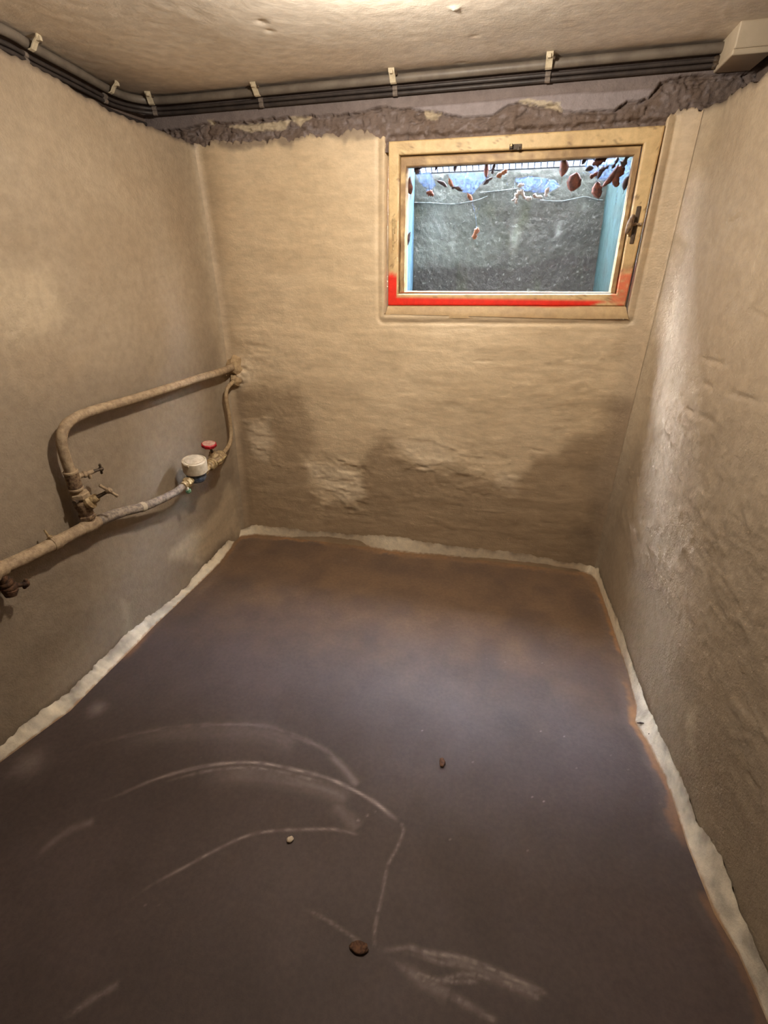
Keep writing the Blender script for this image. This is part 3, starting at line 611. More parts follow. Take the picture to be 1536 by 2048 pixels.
wb = quad_grid('wall_well_back', (WX0-0.1, WY, 1.1), (WX1+0.1, WY, 1.1), (WX1+0.1, WY, WTOP), (WX0-0.1, WY, WTOP), 220, 170, M_WELL, 0.004, wellmask)
quad_grid('wall_well_left', (-0.600, 2.47, 1.1), (WX0, WY+0.02, 1.1), (WX0, WY+0.02, WTOP+0.01), (-0.600, 2.47, WTOP+0.01), 50, 70, M_WELLSIDE, 0.003, lambda F: np.c_[0*F[:, 0], 0.6*sstep(0.1, 0.5, fbm(F, 0.08, 3, 221)), 0*F[:, 0]])
quad_grid('wall_well_right', (0.254, WY+0.02, WTOP+0.01), (0.318, 2.47, WTOP+0.01), (0.318, 2.47, 1.1), (0.288, WY+0.02, 1.1), 50, 70, M_WELLGREEN, 0.003, lambda F: np.c_[0.9*sstep(-0.3, 0.4, fbm(F, 0.15, 3, 223)), 0.4*sstep(0.2, 0.5, fbm(F, 0.05, 3, 225)), 0.5*sstep(0.2, 0.6, fbm(F, 0.1, 3, 227))])
struct(MB().box((-0.2, WY+0.10, WTOP-0.03), (1.4, 0.18, 0.06)).obj('trim_4', M_BRICK, bevel=0.006))
struct(MB().box((-0.2, 2.76, 1.08), (1.3, 0.42, 0.05)).obj('floor_well', M_BRICK))
# masonry the window sits in: above, below and beside the opening
struct(MB().box((-0.45, 2.4575, 4.2), (3.75, 0.025, 4.58)).obj('wall_outer_upper', M_BRICK))  # extended far upward to screen the light well from the sky
struct(MB().box((-0.45, 2.52, 0.66), (3.75, 0.12, 1.40)).obj('wall_outer_lower', M_BRICK))
struct(MB().box((-1.475, 2.50, 1.6), (1.70, 0.08, 0.9)).obj('wall_outer_left', M_BRICK))
struct(MB().box((0.88, 2.50, 1.6), (1.10, 0.08, 0.9)).obj('wall_outer_right', M_BRICK))
struct(MB().box((-2.25, 0.75, 1.2), (0.1, 3.7, 2.9)).obj('wall_lightseal_west', M_BRICK))  # side shells, unseen, added to keep sky light from leaking in
struct(MB().box((1.35, 0.75, 1.2), (0.1, 3.7, 2.9)).obj('wall_lightseal_east', M_BRICK))
struct(MB().box((-0.45, 0.69, 2.40), (3.7, 3.54, 0.3)).obj('ceiling_lightseal', M_BRICK))  # unseen slab added over the room against light leaks
struct(MB().box((-0.2, 4.3, 2.0), (9.0, 0.3, 3.6)).obj('wall_sky_blocker', plain('dark_sky_blocker', lin(30, 36, 50), lin(26, 32, 46), 0.8, 6, 0.002)))  # blocker added beyond the well to cut off low-angle sky light
struct(MB().box((-0.45, 0.75, -0.14), (3.8, 3.9, 0.2)).obj('floor_lightseal', M_BRICK))  # unseen slab added under the room, blocks sky light from below
# lime-filled seam on the well wall
def seam(pts):
    P = curve_pts([atY(*q, WY-0.004) for q in pts], 0.01)
    rr = random.Random(len(pts)); MB().tube(P, [0.0016*(0.6+0.9*rr.random()) for _ in P], 6, 0.3).obj('lime_seam', M_LIMESTREAK, wb, True)
seam([(828, 405), (870, 406), (905, 408), (950, 401), (975, 392)])
seam([(960, 385), (1000, 381), (1035, 377)])
seam([(1080, 400), (1120, 402), (1150, 397), (1170, 393), (1190, 399), (1206, 400)])

# ------------------------------------------------------------------ window
win = bpy.data.objects.new('window_1', None); COL.objects.link(win); win.location = (-0.13, FY, 1.36); win['kind'] = 'structure'
win['label'] = 'pale yellow wooden basement window with red painted lower edge'
OQ = [atY(777, 283, FY), atY(1331, 250, FY), atY(1250, 612, FY), atY(776, 611, FY)]      # TL TR BR BL, outer edge
IQ = [atY(798, 310, FY), atY(1288, 287, FY), atY(1233, 588, FY), atY(795, 588, FY)]      # rebate
GQ = [atY(814, 335, 2.42), atY(1268, 311, 2.42), atY(1219, 585, 2.42), atY(811, 583, 2.42)]  # glass
def rail(name, o0, o1, i1, i0, y0, y1, n, maskf, chamfer=0.004):
    """one member: front face between the outer edge o0-o1 and the inner edge i0-i1, y0 front, y1 back"""
    t = np.linspace(0, 1, n)[:, None]; O = o0+(o1-o0)*t; I = i0+(i1-i0)*t
    O = O.copy(); I = I.copy(); dirn = (I-O); dirn /= np.linalg.norm(dirn, axis=1)[:, None]
    rows = [(O, y1), (O, y0+chamfer), (O+dirn*chamfer, y0)]
    for k in np.linspace(0.15, 0.85, 7): rows.append((O+(I-O)*k, y0))
    rows += [(I-dirn*chamfer, y0), (I, y0+chamfer), (I, y1)]
    P = []
    for R_, y in rows: R_ = R_.copy(); R_[:, 1] = y; P.append(R_)
    P = np.stack(P); F = P.reshape(-1, 3)
    F[:, 1] += 0.0007*fbm(F, 0.03, 3, 231)
    return grid_obj(name, P, M_WOOD, parent=win, mask=maskf(F).reshape(P.shape))
def redmask(F):
    n = fbm(F, (0.05, 0.05, 0.012), 4, 241); n2 = fbm(F, 0.02, 3, 243)
    px0 = np.interp(F[:, 0], [-0.66, -0.64, -0.62, -0.3, 0.1, 0.2, 0.30], [1, 1, 1, 1, 0.95, 0.5, 0.1])
    zb = HZ+0.035
    bottom = sstep(zb+0.045, zb+0.030, F[:, 2])*sstep(0.12, 0.38, px0+0.3*n)
    lo = OQ[3][2]; left = sstep(lo+0.150, lo+0.118, F[:, 2]+0.02*n2)*(F[:, 0] < -0.5)*(F[:, 0] < IQ[3][0]-0.004+0.003*n2)
    right = 0.62*sstep(lo+0.17, lo+0.12, F[:, 2]+0.02*n)*sstep(lo+0.015, lo+0.045, F[:, 2]+0.02*n)*(F[:, 0] > 0.30)*sstep(-0.6, 0.1, n2+0.25)
    r = np.maximum.reduce([bottom, left, right])
    grime = 0.55*sstep(0.15, 0.6, fbm(F, 0.05, 4, 245)); chips = sstep(0.45, 0.6, fbm(F, 0.018, 3, 247))*0.6
    return np.c_[np.clip(r, 0, 1), grime*(1-r), chips*(1-r)]
nomask = lambda F: np.c_[0*F[:, 0], 0.5*sstep(0.0, 0.6, fbm(F, 0.05, 4, 245)), 0.5*sstep(0.4, 0.6, fbm(F, 0.018, 3, 247))]
sashmask = lambda F: np.c_[0.8*sstep(GQ[3][2]+0.004, GQ[3][2]-0.004, F[:, 2])*(F[:, 0] < 0.1), 0.9*np.ones(len(F))*sstep(-0.8, 0.3, fbm(F, 0.04, 3, 251)), 0.35*sstep(-0.2, 0.4, fbm(F, 0.02, 3, 253))]
for a, b in ((3, 0), (0, 1), (1, 2), (2, 3)):
    rail('frame_rail', OQ[a], OQ[b], IQ[b], IQ[a], FY, 2.445, 90, redmask)
SQ = [IQ[0]+np.array([0.003, 0, -0.004]), IQ[1]+np.array([-0.004, 0, -0.004]), IQ[2]+np.array([-0.003, 0, 0.002]), IQ[3]+np.array([0.003, 0, 0.002])]
for a, b in ((3, 0), (0, 1), (1, 2), (2, 3)):
    rail('sash_rail', SQ[a], SQ[b], GQ[b], GQ[a], 2.407, 2.455, 60, sashmask, 0.006)
def pane():
    c = sum(GQ)/4; P = []
    for y in (2.438, 2.442):
        for g in GQ: p = c+(g-c)*1.03; P.append((p[0], y, p[2]))
    o = MB().hexa([P[3], P[2], P[1], P[0], P[7], P[6], P[5], P[4]]).obj('pane', M_GLASS, win)
pane()
def sill():
    a, b = atY(776, 612, FY), atY(1251, 613, FY); c, d = atY(1257, 638, D-0.002), atY(770, 636, D-0.002)
    n = 90; t = np.linspace(0, 1, n)[:, None]; up_ = a+(b-a)*t; lo = d+(c-d)*t; rows = []
    for k in np.linspace(0, 1, 8):
        r_ = up_+(lo-up_)*k; r_ = r_.copy(); r_[:, 1] = FY-0.003-0.010*math.sin(k*PI*0.6); rows.append(r_)
    back = rows[0].copy(); back[:, 1] = 2.44; rows = [back]+rows
    P = np.stack(rows); F = P.reshape(-1, 3); F[:, 1] += 0.0022*fbm(F, 0.05, 3, 261)
    Mk = np.zeros((len(F), 3)); n = fbm(F, (0.06, 0.06, 0.01), 3, 263)
    Mk[:, 0] = 0.75*sstep(1.352, 1.360, F[:, 2]+0.006*n)*sstep(-0.25, -0.1, F[:, 0])*sstep(0.23, 0.1, F[:, 0]); Mk[:, 1] = 0.15
    o = grid_obj('sill', P[::-1], M_PLASTER_RED, parent=win, mask=Mk.reshape(P.shape)[::-1])
M_PLASTER_RED = masked('sill_paint', lin(196, 168, 126), lin(180, 152, 114), lin(214, 60, 38), lin(150, 122, 90), None, (0.45, 0.6), 0.4, 9, 150, 0.0015)
sill()
# hardware
def hardware():
    c = atY(1031, 294, FY-0.004)
    mb = MB(); mb.box(c, (0.046, 0.006, 0.018)); mb.box(c+np.array([-0.016, -0.008, 0.002]), (0.012, 0.014, 0.014)); mb.box(c+np.array([0.012, -0.006, -0.006]), (0.010, 0.010, 0.012))
    k = mb.obj('catch', M_DARKIRON, win, bevel=0.0015)
    MB().lathe(c+np.array([-0.016, -0.016, 0.004]), (0, -1, 0), [(0.0045, 0), (0.004, 0.004)], 10).obj('pin', M_BRASS, k)
    a, b = atY(1279, 412, FY-0.004), atY(1263, 488, FY-0.004); ax = (b-a)
    pl = MB(); dx = np.array([0.008, 0, 0]); f = np.array([0, 0.006, 0])
    for k_ in range(1): pl.hexa([b-dx, b+dx, a+dx, a-dx, b-dx+f, b+dx+f, a+dx+f, a-dx+f])
    lp = pl.obj('latch', M_DARKIRON, win, bevel=0.004)
    mid = a+ax*0.45; q = mid+np.array([-0.022, -0.002, -0.006])
    kn = MB().tube([q+np.array([0.006, -0.012, 0.034]), q+np.array([0.0, -0.020, 0.015]), q+np.array([-0.003, -0.020, -0.010]), q+np.array([-0.006, -0.012, -0.026])], [0.006, 0.010, 0.011, 0.007], 10, 0.1)
    kn.tube([q+np.array([0, -0.016, 0]), q+np.array([0.022, 0.0, 0.004])], 0.006, 8)
    kn.tube([mid+np.array([0, -0.002, -0.002]), mid+np.array([0.02, -0.012, -0.004])], 0.004, 8); kn.obj('knob', M_RUST, lp, True)
    a, b = atY(786, 437, FY-0.003), atY(786, 500, FY-0.003)
    hg = MB(); hg.tube([a, b], 0.004, 8); hg.box((a+b)/2+np.array([0.002, 0.003, 0.03]), (0.016, 0.004, 0.055)); hg.obj('hinge', M_BRASS, win, bevel=0.001)
hardware()

# ------------------------------------------------------------------ ceiling lamp (just above the top edge of the picture)
def lamp():
    L = np.array(LAMP_AT); t = thing('ceiling_lamp', (L[0], L[1], H), 'flat opal lamp on a white holder under the ceiling, above the top edge', 'lamp')
    MB().lathe((L[0], L[1], H+0.002), (0, 0, -1), [(0.045, 0), (0.045, 0.010), (0.034, 0.018), (0.022, 0.022), (0.020, 0.026)], 24).obj('holder', M_CAPW, t, True)
    MB().lathe((L[0], L[1], H-0.022), (0, 0, -1), [(0.018, 0), (0.0185, 0.01), (0.0215, 0.025)], 20).obj('bulb_collar', M_CAPW, t, True)
    prof = [(0.042*math.cos(a), 0.069+0.024*math.sin(a)) for a in np.linspace(-1.0, PI/2-0.02, 12)]
    MB().lathe((L[0], L[1], H+0.001), (0, 0, -1), prof, 20).obj('bulb', M_BULB, t, True)
lamp()

# ------------------------------------------------------------------ cables and conduit under the ceiling
def corner_path(dz, inset, xend):
    base = [(-1.571+0.0, 1.30), (-1.571, 1.528), (-1.619, 1.686), (-1.669, 1.872), (-1.735, 2.10), (-1.752, 2.19), (-1.754, 2.25), (-1.735, 2.305), (-1.70, 2.335), (-1.62, 2.352), (-1.4, 2.357), (-0.9, 2.357), (-0.3, 2.357), (0.2, 2.355), (xend, 2.355)]
    out = []
    for x, y in base:
        k = min(1, max(0, (2.30-y)/0.1)); out.append((x-inset*k, y+inset*(1-k), dz))
    return curve_pts(out, 0.02)
ZC = 2.152
tag(MB().tube(corner_path(ZC, 0, 0.50), 0.0145, 14).obj('conduit', M_COND, None, True), 'thick grey conduit pipe along the ceiling edge, above the two thin cables', 'conduit')
tag(MB().tube(corner_path(ZC-0.026, 0.014, 0.50), 0.0068, 10).obj('cable', M_CABLE, None, True), 'upper of two dark cables running directly below the grey conduit', 'cable')
tag(MB().tube(corner_path(ZC-0.041, 0.016, 0.50), 0.0068, 10).obj('cable', M_CABLE, None, True), 'lower of two dark cables below the conduit, lowest along the lintel', 'cable')
P3 = [(-1.60, 1.30), (-1.585, 1.528), (-1.625, 1.66), (-1.68, 1.86), (-1.745, 2.10), (-1.775, 2.24), (-1.785, 2.39)]
tag(MB().tube(curve_pts([(x-0.004, y, ZC-0.056-0.012*(i/6)) for i, (x, y) in enumerate(P3)], 0.02), 0.0068, 10).obj('cable', M_CABLE, None, True), 'short dark cable under the others at the left wall, ending in the corner', 'cable')
def clip(pt, ang, label):
    """strap from the ceiling down over the conduit; local x along the run, local -y towards the room"""
    t = thing('cable_clip', pt, label, 'clip', 'cable clips under the ceiling')
    R = Matrix.Rotation(ang, 3, 'Z'); o = Vector(pt); L = lambda x, y, z: o+R@Vector((x, y, z))
    mb = MB(); w_ = 0.0115
    prof = [(-0.052, H-0.001), (-0.048, H-0.012), (-0.036, 2.152), (-0.024, 2.136), (-0.014, 2.133)]
    zz = o.z
    for (y0, z0), (y1, z1) in zip(prof[:-1], prof[1:]):
        mb.hexa([L(-w_, y1, z1-zz), L(w_, y1, z1-zz), L(w_, y0, z0-zz), L(-w_, y0, z0-zz), L(-w_, y1+0.003, z1-zz+0.002), L(w_, y1+0.003, z1-zz+0.002), L(w_, y0+0.003, z0-zz+0.002), L(-w_, y0+0.003, z0-zz+0.002)])
    mb.obj('strap', M_CLIP, t)
    MB().box(L(0.0, -0.0485, H-0.012-zz), (0.012, 0.016, 0.012), R).obj('tab', M_CLIP, t, bevel=0.002)
    MB().lathe(L(0.016, -0.040, H-0.016-zz), R@Vector((0, -1, -0.4)), [(0.004, -0.004), (0.0055, 0.0), (0.003, 0.004)], 10).obj('screw', M_DARKIRON, t)
    for k, dz in enumerate((ZC-0.026, ZC-0.041)):
        MB().tube([L(-0.009, 0.010+0.002*k, dz-zz), L(0.009, 0.010+0.002*k, dz-zz)], 0.0092, 10).obj('saddle', M_SADDLE, t)
    return t
bx = lambda px, py: atY(px, py, 2.355)[0]
clip((bx(518, 185), 2.357, H), 0, 'ivory cable clip on the ceiling left of the window, nearest the torn plaster')
clip((bx(789, 160), 2.357, H), 0, 'ivory cable clip above the upper left corner of the window')
clip((bx(1098, 130), 2.355, H), 0, 'ivory cable clip above the window, nearest the junction box')
clip((-1.695, 2.337, H), 0.35, 'ivory cable clip at the back left corner, just right of the bend')
a_ = math.atan2(0.48, -0.132)
clip((-1.738, 2.115, H), PI/2+0.27, 'ivory cable clip on the left run, just before the corner bend')
clip((-1.608, 1.640, H), PI/2+0.27, 'ivory cable clip at the far upper left, nearest the camera')
def jbox():
    t = thing('junction_box', (0.54, 2.29, H), 'ivory plastic junction box under the ceiling in the upper right corner', 'box')
    x0, x1, y0, y1, z0, z1 = 0.487, 0.590, 2.20, 2.385, 2.094, H
    MB().hexa([(x0, y0, z0+0.016), (x1, y0, z0+0.016), (x1, y0, z1), (x0, y0, z1), (x0, y1, z0+0.016), (x1, y1, z0+0.016), (x1, y1, z1), (x0, y1, z1)]).obj('body', M_BOX, t, bevel=0.004)
    e = 0.004
    MB().hexa([(x0-e, y0-e, z0), (x1+e, y0-e, z0), (x1+e, y0-e, z0+0.0155), (x0-e, y0-e, z0+0.0155), (x0-e, y1+e, z0), (x1+e, y1+e, z0), (x1+e, y1+e, z0+0.0155), (x0-e, y1+e, z0+0.0155)]).obj('lid', M_BOX, t, bevel=0.004)
    for k, z in enumerate((ZC-0.026, ZC-0.041)):
        MB().lathe((x0+0.002, 2.37, z), (-1, 0, 0), [(0.011, 0), (0.011, 0.010), (0.008, 0.018)], 12).obj('cable_gland', M_DARKIRON, t)
jbox()

# ------------------------------------------------------------------ plumbing on the left wall
OFF = 0.052
def ring(mb, p, ax, r, h, n=14, bulge=0.002):
    mb.lathe(np.asarray(p, float)-np.asarray(ax, float)/np.linalg.norm(ax)*h/2, ax, [(r-bulge, 0), (r, h*0.2), (r, h*0.8), (r-bulge, h)], n)
def nut(mb, p, ax, r, h): mb.lathe(np.asarray(p, float)-np.asarray(ax, float)/np.linalg.norm(ax)*h/2, ax, [(r*0.9, 0), (r, h*0.15), (r, h*0.85), (r*0.9, h)], 6)
def collar(name, p, ax, r, mat, parent, seed):
    mb = MB(); rr = random.Random(seed); ph = rr.random()*6
    mb.lathe(p, ax, [(r*1.35, -0.012), (r*1.25, 0.006), (r*0.85, 0.022), (r*0.6, 0.032)], 16, lambda t: 1+0.16*math.sin(3*t+ph)+0.08*math.sin(7*t)); mb.obj(name, mat, parent, True)
def riser_pipe():
    pts = [(470, 734), (440, 744), (400, 756), (350, 772), (300, 788), (250, 803), (205, 816), (172, 826), (147, 838), (130, 853), (123, 875), (126, 900), (135, 928), (146, 958), (158, 988)]
    P = [atL(x, y, OFF) for x, y in pts]; P[0] = np.array([P[1][0], yb(P[1][0], P[1][2])+0.01, P[1][2]+0.0])
    t = thing('water_pipe', (P[-1][0], P[-1][1], P[-1][2]), 'thick bent pipe from the corner down the left wall to the tap', 'pipe')
    C = curve_pts(P, 0.014); MB().tube(C, 0.0182, 16, 0.03, 3).obj('tube', M_PIPE, t, True)
    a = np.array(P[-1]); b = np.array(P[-3]); ax = (a-b)/np.linalg.norm(a-b)
    mb = MB(); ring(mb, atL(141, 944, OFF), ax, 0.0255, 0.010); mb.obj('coupling_ring', M_PIPE, t, True)
    mb = MB(); mb.tube([atL(141, 944, OFF), atL(151, 974, OFF)], 0.0240, 16, 0.02); mb.obj('socket', M_RUST, t, True)
    mb = MB(); ring(mb, atL(152, 977, OFF), ax, 0.0265, 0.010); mb.obj('coupling_ring', M_PIPE, t, True)
    p = P[0].copy(); p[1] -= 0.015; collar('plaster_collar', p, (0, -1, 0), 0.040, M_PLASTER_PIPE, t, 3)
    return P
M_PLASTER_PIPE = plain('daubed_plaster', lin(190, 164, 126), lin(160, 134, 100), 0.75, 40, 0.003)
PR = riser_pipe()
def tee_handle(mb_s, mb_h, p, ax, bar, l1, l2, rs, rb):
    """spindle along ax then a crossbar with knobbed ends"""
    p = np.asarray(p, float); ax = np.asarray(ax, float)/np.linalg.norm(ax); bar = np.asarray(bar, float)/np.linalg.norm(bar); q = p+ax*l1
    mb_s.tube([p, p+ax*l1*0.5, q], [rs*1.25, rs, rs], 10)
    mb_h.lathe(q-ax*rb*1.5, ax, [(rb*1.4, 0), (rb*2, rb), (rb*2, rb*2.6), (rb*1.2, rb*3.4)], 10)
    mb_h.tube([q-bar*l2, q-bar*(l2-0.004), q-bar*(l2-0.012), q, q+bar*(l2-0.012), q+bar*(l2-0.004), q+bar*l2], [rb*0.7, rb*1.15, rb*0.9, rb, rb*0.9, rb*1.15, rb*0.7], 8)
def small_drain():
    c = atL(147, 956, OFF)
    t = thing('drain_tap', c, 'small corroded drain tap with T handle on the side of the upper pipe', 'tap')
    a = np.array([0.035, 0.095, 0.0]); a /= np.linalg.norm(a)
    mb = MB(); mb.tube([c+a*0.015, c+a*0.045], 0.010, 10, 0.05); ring(mb, c+a*0.040, a, 0.013, 0.012); mb.tube([c+a*0.045, c+a*0.072], [0.009, 0.008], 10); mb.tube([c+a*0.055, c+a*0.055+np.array([0, 0.0, -0.022])], [0.008, 0.006], 10)
    mb.obj('body', M_PIPE, t, True)
    s, h = MB(), MB(); tee_handle(s, h, c+a*0.070, a, (0.3, -0.2, 1.0), 0.030, 0.024, 0.0055, 0.0045); s.obj('spindle', M_DARKIRON, t, True); h.obj('handle', M_DARKIRON, t, True)
small_drain()
def stop_valve():
    a, b = atL(158, 985, OFF), atL(178, 1042, OFF); ax = b-a; ax = ax/np.linalg.norm(ax)
    t = thing('stop_valve', b, 'old brass stop valve with T handle joining the bent pipe to the lower pipe', 'valve')
    mb = MB(); L = np.linalg.norm(b-a)
    mb.lathe(a, ax, [(0.022, 0), (0.025, L*0.12), (0.025, L*0.22), (0.031, L*0.28), (0.032, L*0.45), (0.026, L*0.60), (0.024, L*0.85), (0.024, L)], 16); mb.obj('body', M_RUST, t, True)
    mb = MB(); nut(mb, a+ax*L*0.08, ax, 0.034, 0.022); mb.obj('union_nut', M_PIPE, t)
    mb = MB(); nut(mb, a+ax*L*0.82, ax, 0.031, 0.016); mb.obj('union_nut', M_RUST, t)
    mb = MB(); mb.tube([a+ax*L*0.18, a+ax*L*0.18+np.array([0.01, -0.04, 0.0])], [0.010, 0.008], 8); mb.obj('drain_plug', M_DARKIRON, t)
    p = a+ax*L*0.42; o = np.array([0.80, 0.42, 0.42]); o /= np.linalg.norm(o)
    mb = MB(); mb.lathe(p+o*0.018, o, [(0.028, 0), (0.031, 0.006), (0.031, 0.014), (0.022, 0.019), (0.017, 0.022), (0.017, 0.040), (0.012, 0.046)], 16); mb.obj('bonnet', M_BRASSD, t, True)
    s, h = MB(), MB(); tee_handle(s, h, p+o*0.060, o, (0.25, 0.55, -0.80), 0.052, 0.042, 0.0065, 0.0058); s.obj('spindle', M_DARKIRON, t, True); h.obj('handle', M_PIPE, t, True)
M_BRASSD = plain('crusted_brass', lin(176, 152, 112), lin(120, 96, 66), 0.6, 70, 0.0015)
stop_valve()
# meter position: stands 12 cm off the wall
MO = 0.118
MC = atL(391, 940, MO)                                   # centre of the meter body
def lower_pipe():
    pts = [(-30, 1152, 0.052), (0, 1138, 0.052), (50, 1115, 0.052), (110, 1086, 0.053), (160, 1060, 0.055), (200, 1040, 0.058), (245, 1024, 0.064), (285, 1014, 0.074), (320, 1000, 0.086), (350, 985, 0.100), (372, 968, 0.113)]
    P = [atL(*q) for q in pts]; C = curve_pts(P, 0.014); n = len(C)
    t = thing('lower_water_pipe', P[4], 'long crusted pipe sloping along the left wall to the water meter', 'pipe')
    k = next(i for i, p in enumerate(C) if p[1] > P[4][1]+0.02)
    MB().tube(C[:k+1], 0.0230, 16, 0.04, 5).obj('tube', M_PIPE, t, True)
    MB().tube(C[k:], list(np.linspace(0.0225, 0.0165, n-k)), 16, 0.04, 6).obj('grey_tube', M_LEADP, t, True)
    mb = MB(); q = atL(285, 1014, 0.074); ring(mb, q, P[8]-P[6], 0.0225, 0.022); mb.obj('white_band', M_CAPW, t, True)
    q = P[3]; ax = P[4]-P[2]; mb = MB(); ring(mb, q, ax, 0.0275, 0.030); mb.obj('clamp', M_PIPE, t, True)
    mb = MB(); mb.tube([q+np.array([0, -0.01, 0.020]), q+np.array([-0.01, -0.012, 0.060])], [0.005, 0.003], 8); nut(mb, q+np.array([0, -0.01, 0.032]), (0, 0, 1), 0.009, 0.007); mb.obj('clamp_bolt', M_BRASSD, t)
    q = P[4]+(P[5]-P[4])*0.55; mb = MB(); mb.tube([q+np.array([0, 0, 0.0]), atL(178, 1044, OFF)], [0.026, 0.024], 14); ring(mb, P[4]+(P[5]-P[4])*0.5, P[5]-P[3], 0.0275, 0.075, bulge=0.004); mb.obj('tee_fitting', M_PIPE, t, True)
    return P
PLW = lower_pipe()
def left_tap():
    c = PLW[1]+np.array([0.0, -0.012, 0])
    t = thing('bib_tap', c, 'rusty bib tap at the left edge, on the end of the lower pipe', 'tap')
    mb = MB(); ax = PLW[2]-PLW[0]; ax = ax/np.linalg.norm(ax)
    mb.lathe(c-ax*0.06, ax, [(0.03, 0), (0.036, 0.012), (0.036, 0.045), (0.028, 0.058), (0.027, 0.085)], 14); mb.obj('body', M_PIPE, t, True)
    mb = MB(); d = np.array([0.004, 0.012, -0.075]); mb.tube([c, c+d*0.5, c+d], [0.022, 0.018, 0.017], 12, 0.06); ring(mb, c+d*0.7, d, 0.023, 0.014); ring(mb, c+d*0.95, d, 0.025, 0.016); mb.obj('outlet', M_DARKRUST, t, True)
    s, h = MB(), MB(); tee_handle(s, h, c+d*0.95, (0.25, 0.5, -0.15), (0.3, 0.3, 1.0), 0.045, 0.018, 0.008, 0.006); s.obj('spindle', M_DARKRUST, t, True); h.obj('handle', M_DARKRUST, t, True)
    mb = MB(); mb.lathe(c+d, (0.1, -0.3, -1), [(0.019, 0), (0.024, 0.01), (0.016, 0.03)], 10); mb.obj('nozzle', M_DARKRUST, t, True)
M_DARKRUST = plain('dark_rust', lin(96, 66, 44), lin(52, 36, 26), 0.8, 70, 0.002)
left_tap()
def water_meter():
    t = thing('water_meter', MC, 'water meter with dusty white cap on the left wall, below the red wheel', 'meter')
    axis = np.array([0.12, -0.08, 0.99]); axis /= np.linalg.norm(axis)
    flow = atL(424, 935, MO)-atL(376, 966, MO); flow = flow-axis*(flow@axis); flow /= np.linalg.norm(flow)
    b = MC-axis*0.058
    MB().lathe(b, axis, [(0.026, 0), (0.040, 0.006), (0.046, 0.018), (0.046, 0.050), (0.040, 0.060)], 28).obj('body', M_METERB, t, True)
    MB().lathe(b+axis*0.052, axis, [(0.052, 0), (0.056, 0.004), (0.057, 0.052), (0.056, 0.060), (0.049, 0.063), (0.048, 0.060), (0.004, 0.060)], 32).obj('cap', M_CAPW, t, True)
    lid = MB(); lid.lathe(b+axis*0.111, axis, [(0.042, 0), (0.0425, 0.004), (0.039, 0.007), (0.006, 0.009)], 28); lid.obj('lid', M_CAPW, t, True)
    side = np.cross(axis, flow)
    lg = MB(); e = b+axis*0.112-flow*0.055; lg.tube([e-side*0.012, e+side*0.012], 0.0085, 10); lg.obj('lid_hinge', M_CAPW, t, True)
    for s, nm in ((-1, 'inlet'), (1, 'outlet')):
        mb = MB(); o = b+axis*0.026
        mb.tube([o+flow*s*0.035, o+flow*s*0.062], [0.019, 0.017], 14); nut(mb, o+flow*s*0.068, flow, 0.025, 0.026); mb.tube([o+flow*s*0.075, o+flow*s*0.10], [0.018, 0.0165], 14); mb.obj(nm+'_coupling', M_BRASS, t)
    return b+axis*0.026, flow, axis
MBASE, FLOW, MAX = water_meter()
def green_cock():
    c = MBASE-FLOW*0.088
    t = thing('drain_cock', c, 'tiny drain cock with green tip hanging under the pipe beside the meter', 'tap')
    d = atL(379, 986, 0.125)-c; L = np.linalg.norm(d); d = d/L
    MB().tube([c+d*0.008, c+d*L*0.6], [0.009, 0.0075], 10).obj('stem', M_CAPW, t, True)
    mb = MB(); mb.lathe(c+d*L*0.6, d, [(0.009, 0), (0.0125, 0.003), (0.0125, 0.014), (0.009, 0.018)], 10); mb.obj('green_tip', M_GREEN, t)
green_cock()
def wheel_valve():
    a = MBASE+FLOW*0.098; e = atL(446, 908, 0.085); ax = e-a; L = np.linalg.norm(ax); ax = ax/L
    t = thing('wheel_valve', (a+e)/2, 'brass valve with red handwheel above and behind the water meter', 'valve')
    mb = MB(); mb.lathe(a, ax, [(0.018, 0), (0.024, L*0.05), (0.024, L*0.20), (0.019, L*0.24), (0.031, L*0.34), (0.037, L*0.52), (0.031, L*0.70), (0.021, L*0.76), (0.025, L*0.82), (0.022, L*0.95), (0.013, L)], 16); mb.obj('body', M_BRASSD, t, True)
    for k in (0.10, 0.22):
        mb = MB(); ring(mb, a+ax*L*k, ax, 0.029, 0.011); mb.obj('union_ring', M_BRASS, t, True)
    mb = MB(); nut(mb, a+ax*L*0.86, ax, 0.030, 0.022); mb.obj('union_nut', M_BRASSD, t)
    mb = MB(); side = np.array([0.045, 0, 0.0]); mb.tube([a+ax*L*0.30+side*0.6+np.array([0, 0, 0.004]), a+ax*L*0.55+side*0.75+np.array([0, 0, 0.004]), a+ax*L*0.85+side*0.55], [0.006, 0.008, 0.006], 8); mb.obj('lever', M_BRASS, t, True)
    p = a+ax*L*0.50; w_ = atL(418, 890, 0.10); o = w_-p; ol = np.linalg.norm(o); o = o/ol
    mb = MB(); mb.lathe(p, o, [(0.027, 0), (0.027, 0.036), (0.020, 0.042), (0.017, 0.054)], 14); mb.obj('bonnet', M_BRASSD, t, True)
    MB().tube([p+o*0.04, w_], 0.006, 8).obj('spindle', M_DARKIRON, t, True)
    hx = np.array([0.12, -0.06, 1.0]); hx /= np.linalg.norm(hx)
    hw = MB(); hw.lathe(w_-hx*0.012, hx, [(0.016, 0), (0.032, 0.003), (0.036, 0.010), (0.036, 0.018), (0.033, 0.021)], 30, lambda q: 1+0.055*math.cos(10*q)); hd = hw.obj('handwheel', M_REDW, t, True)
    MB().lathe(w_+hx*0.0085, hx, [(0.031, 0), (0.030, 0.002), (0.010, 0.003)], 24).obj('dusty_top', M_DUST, hd, True)
    return e
VE = wheel_valve()
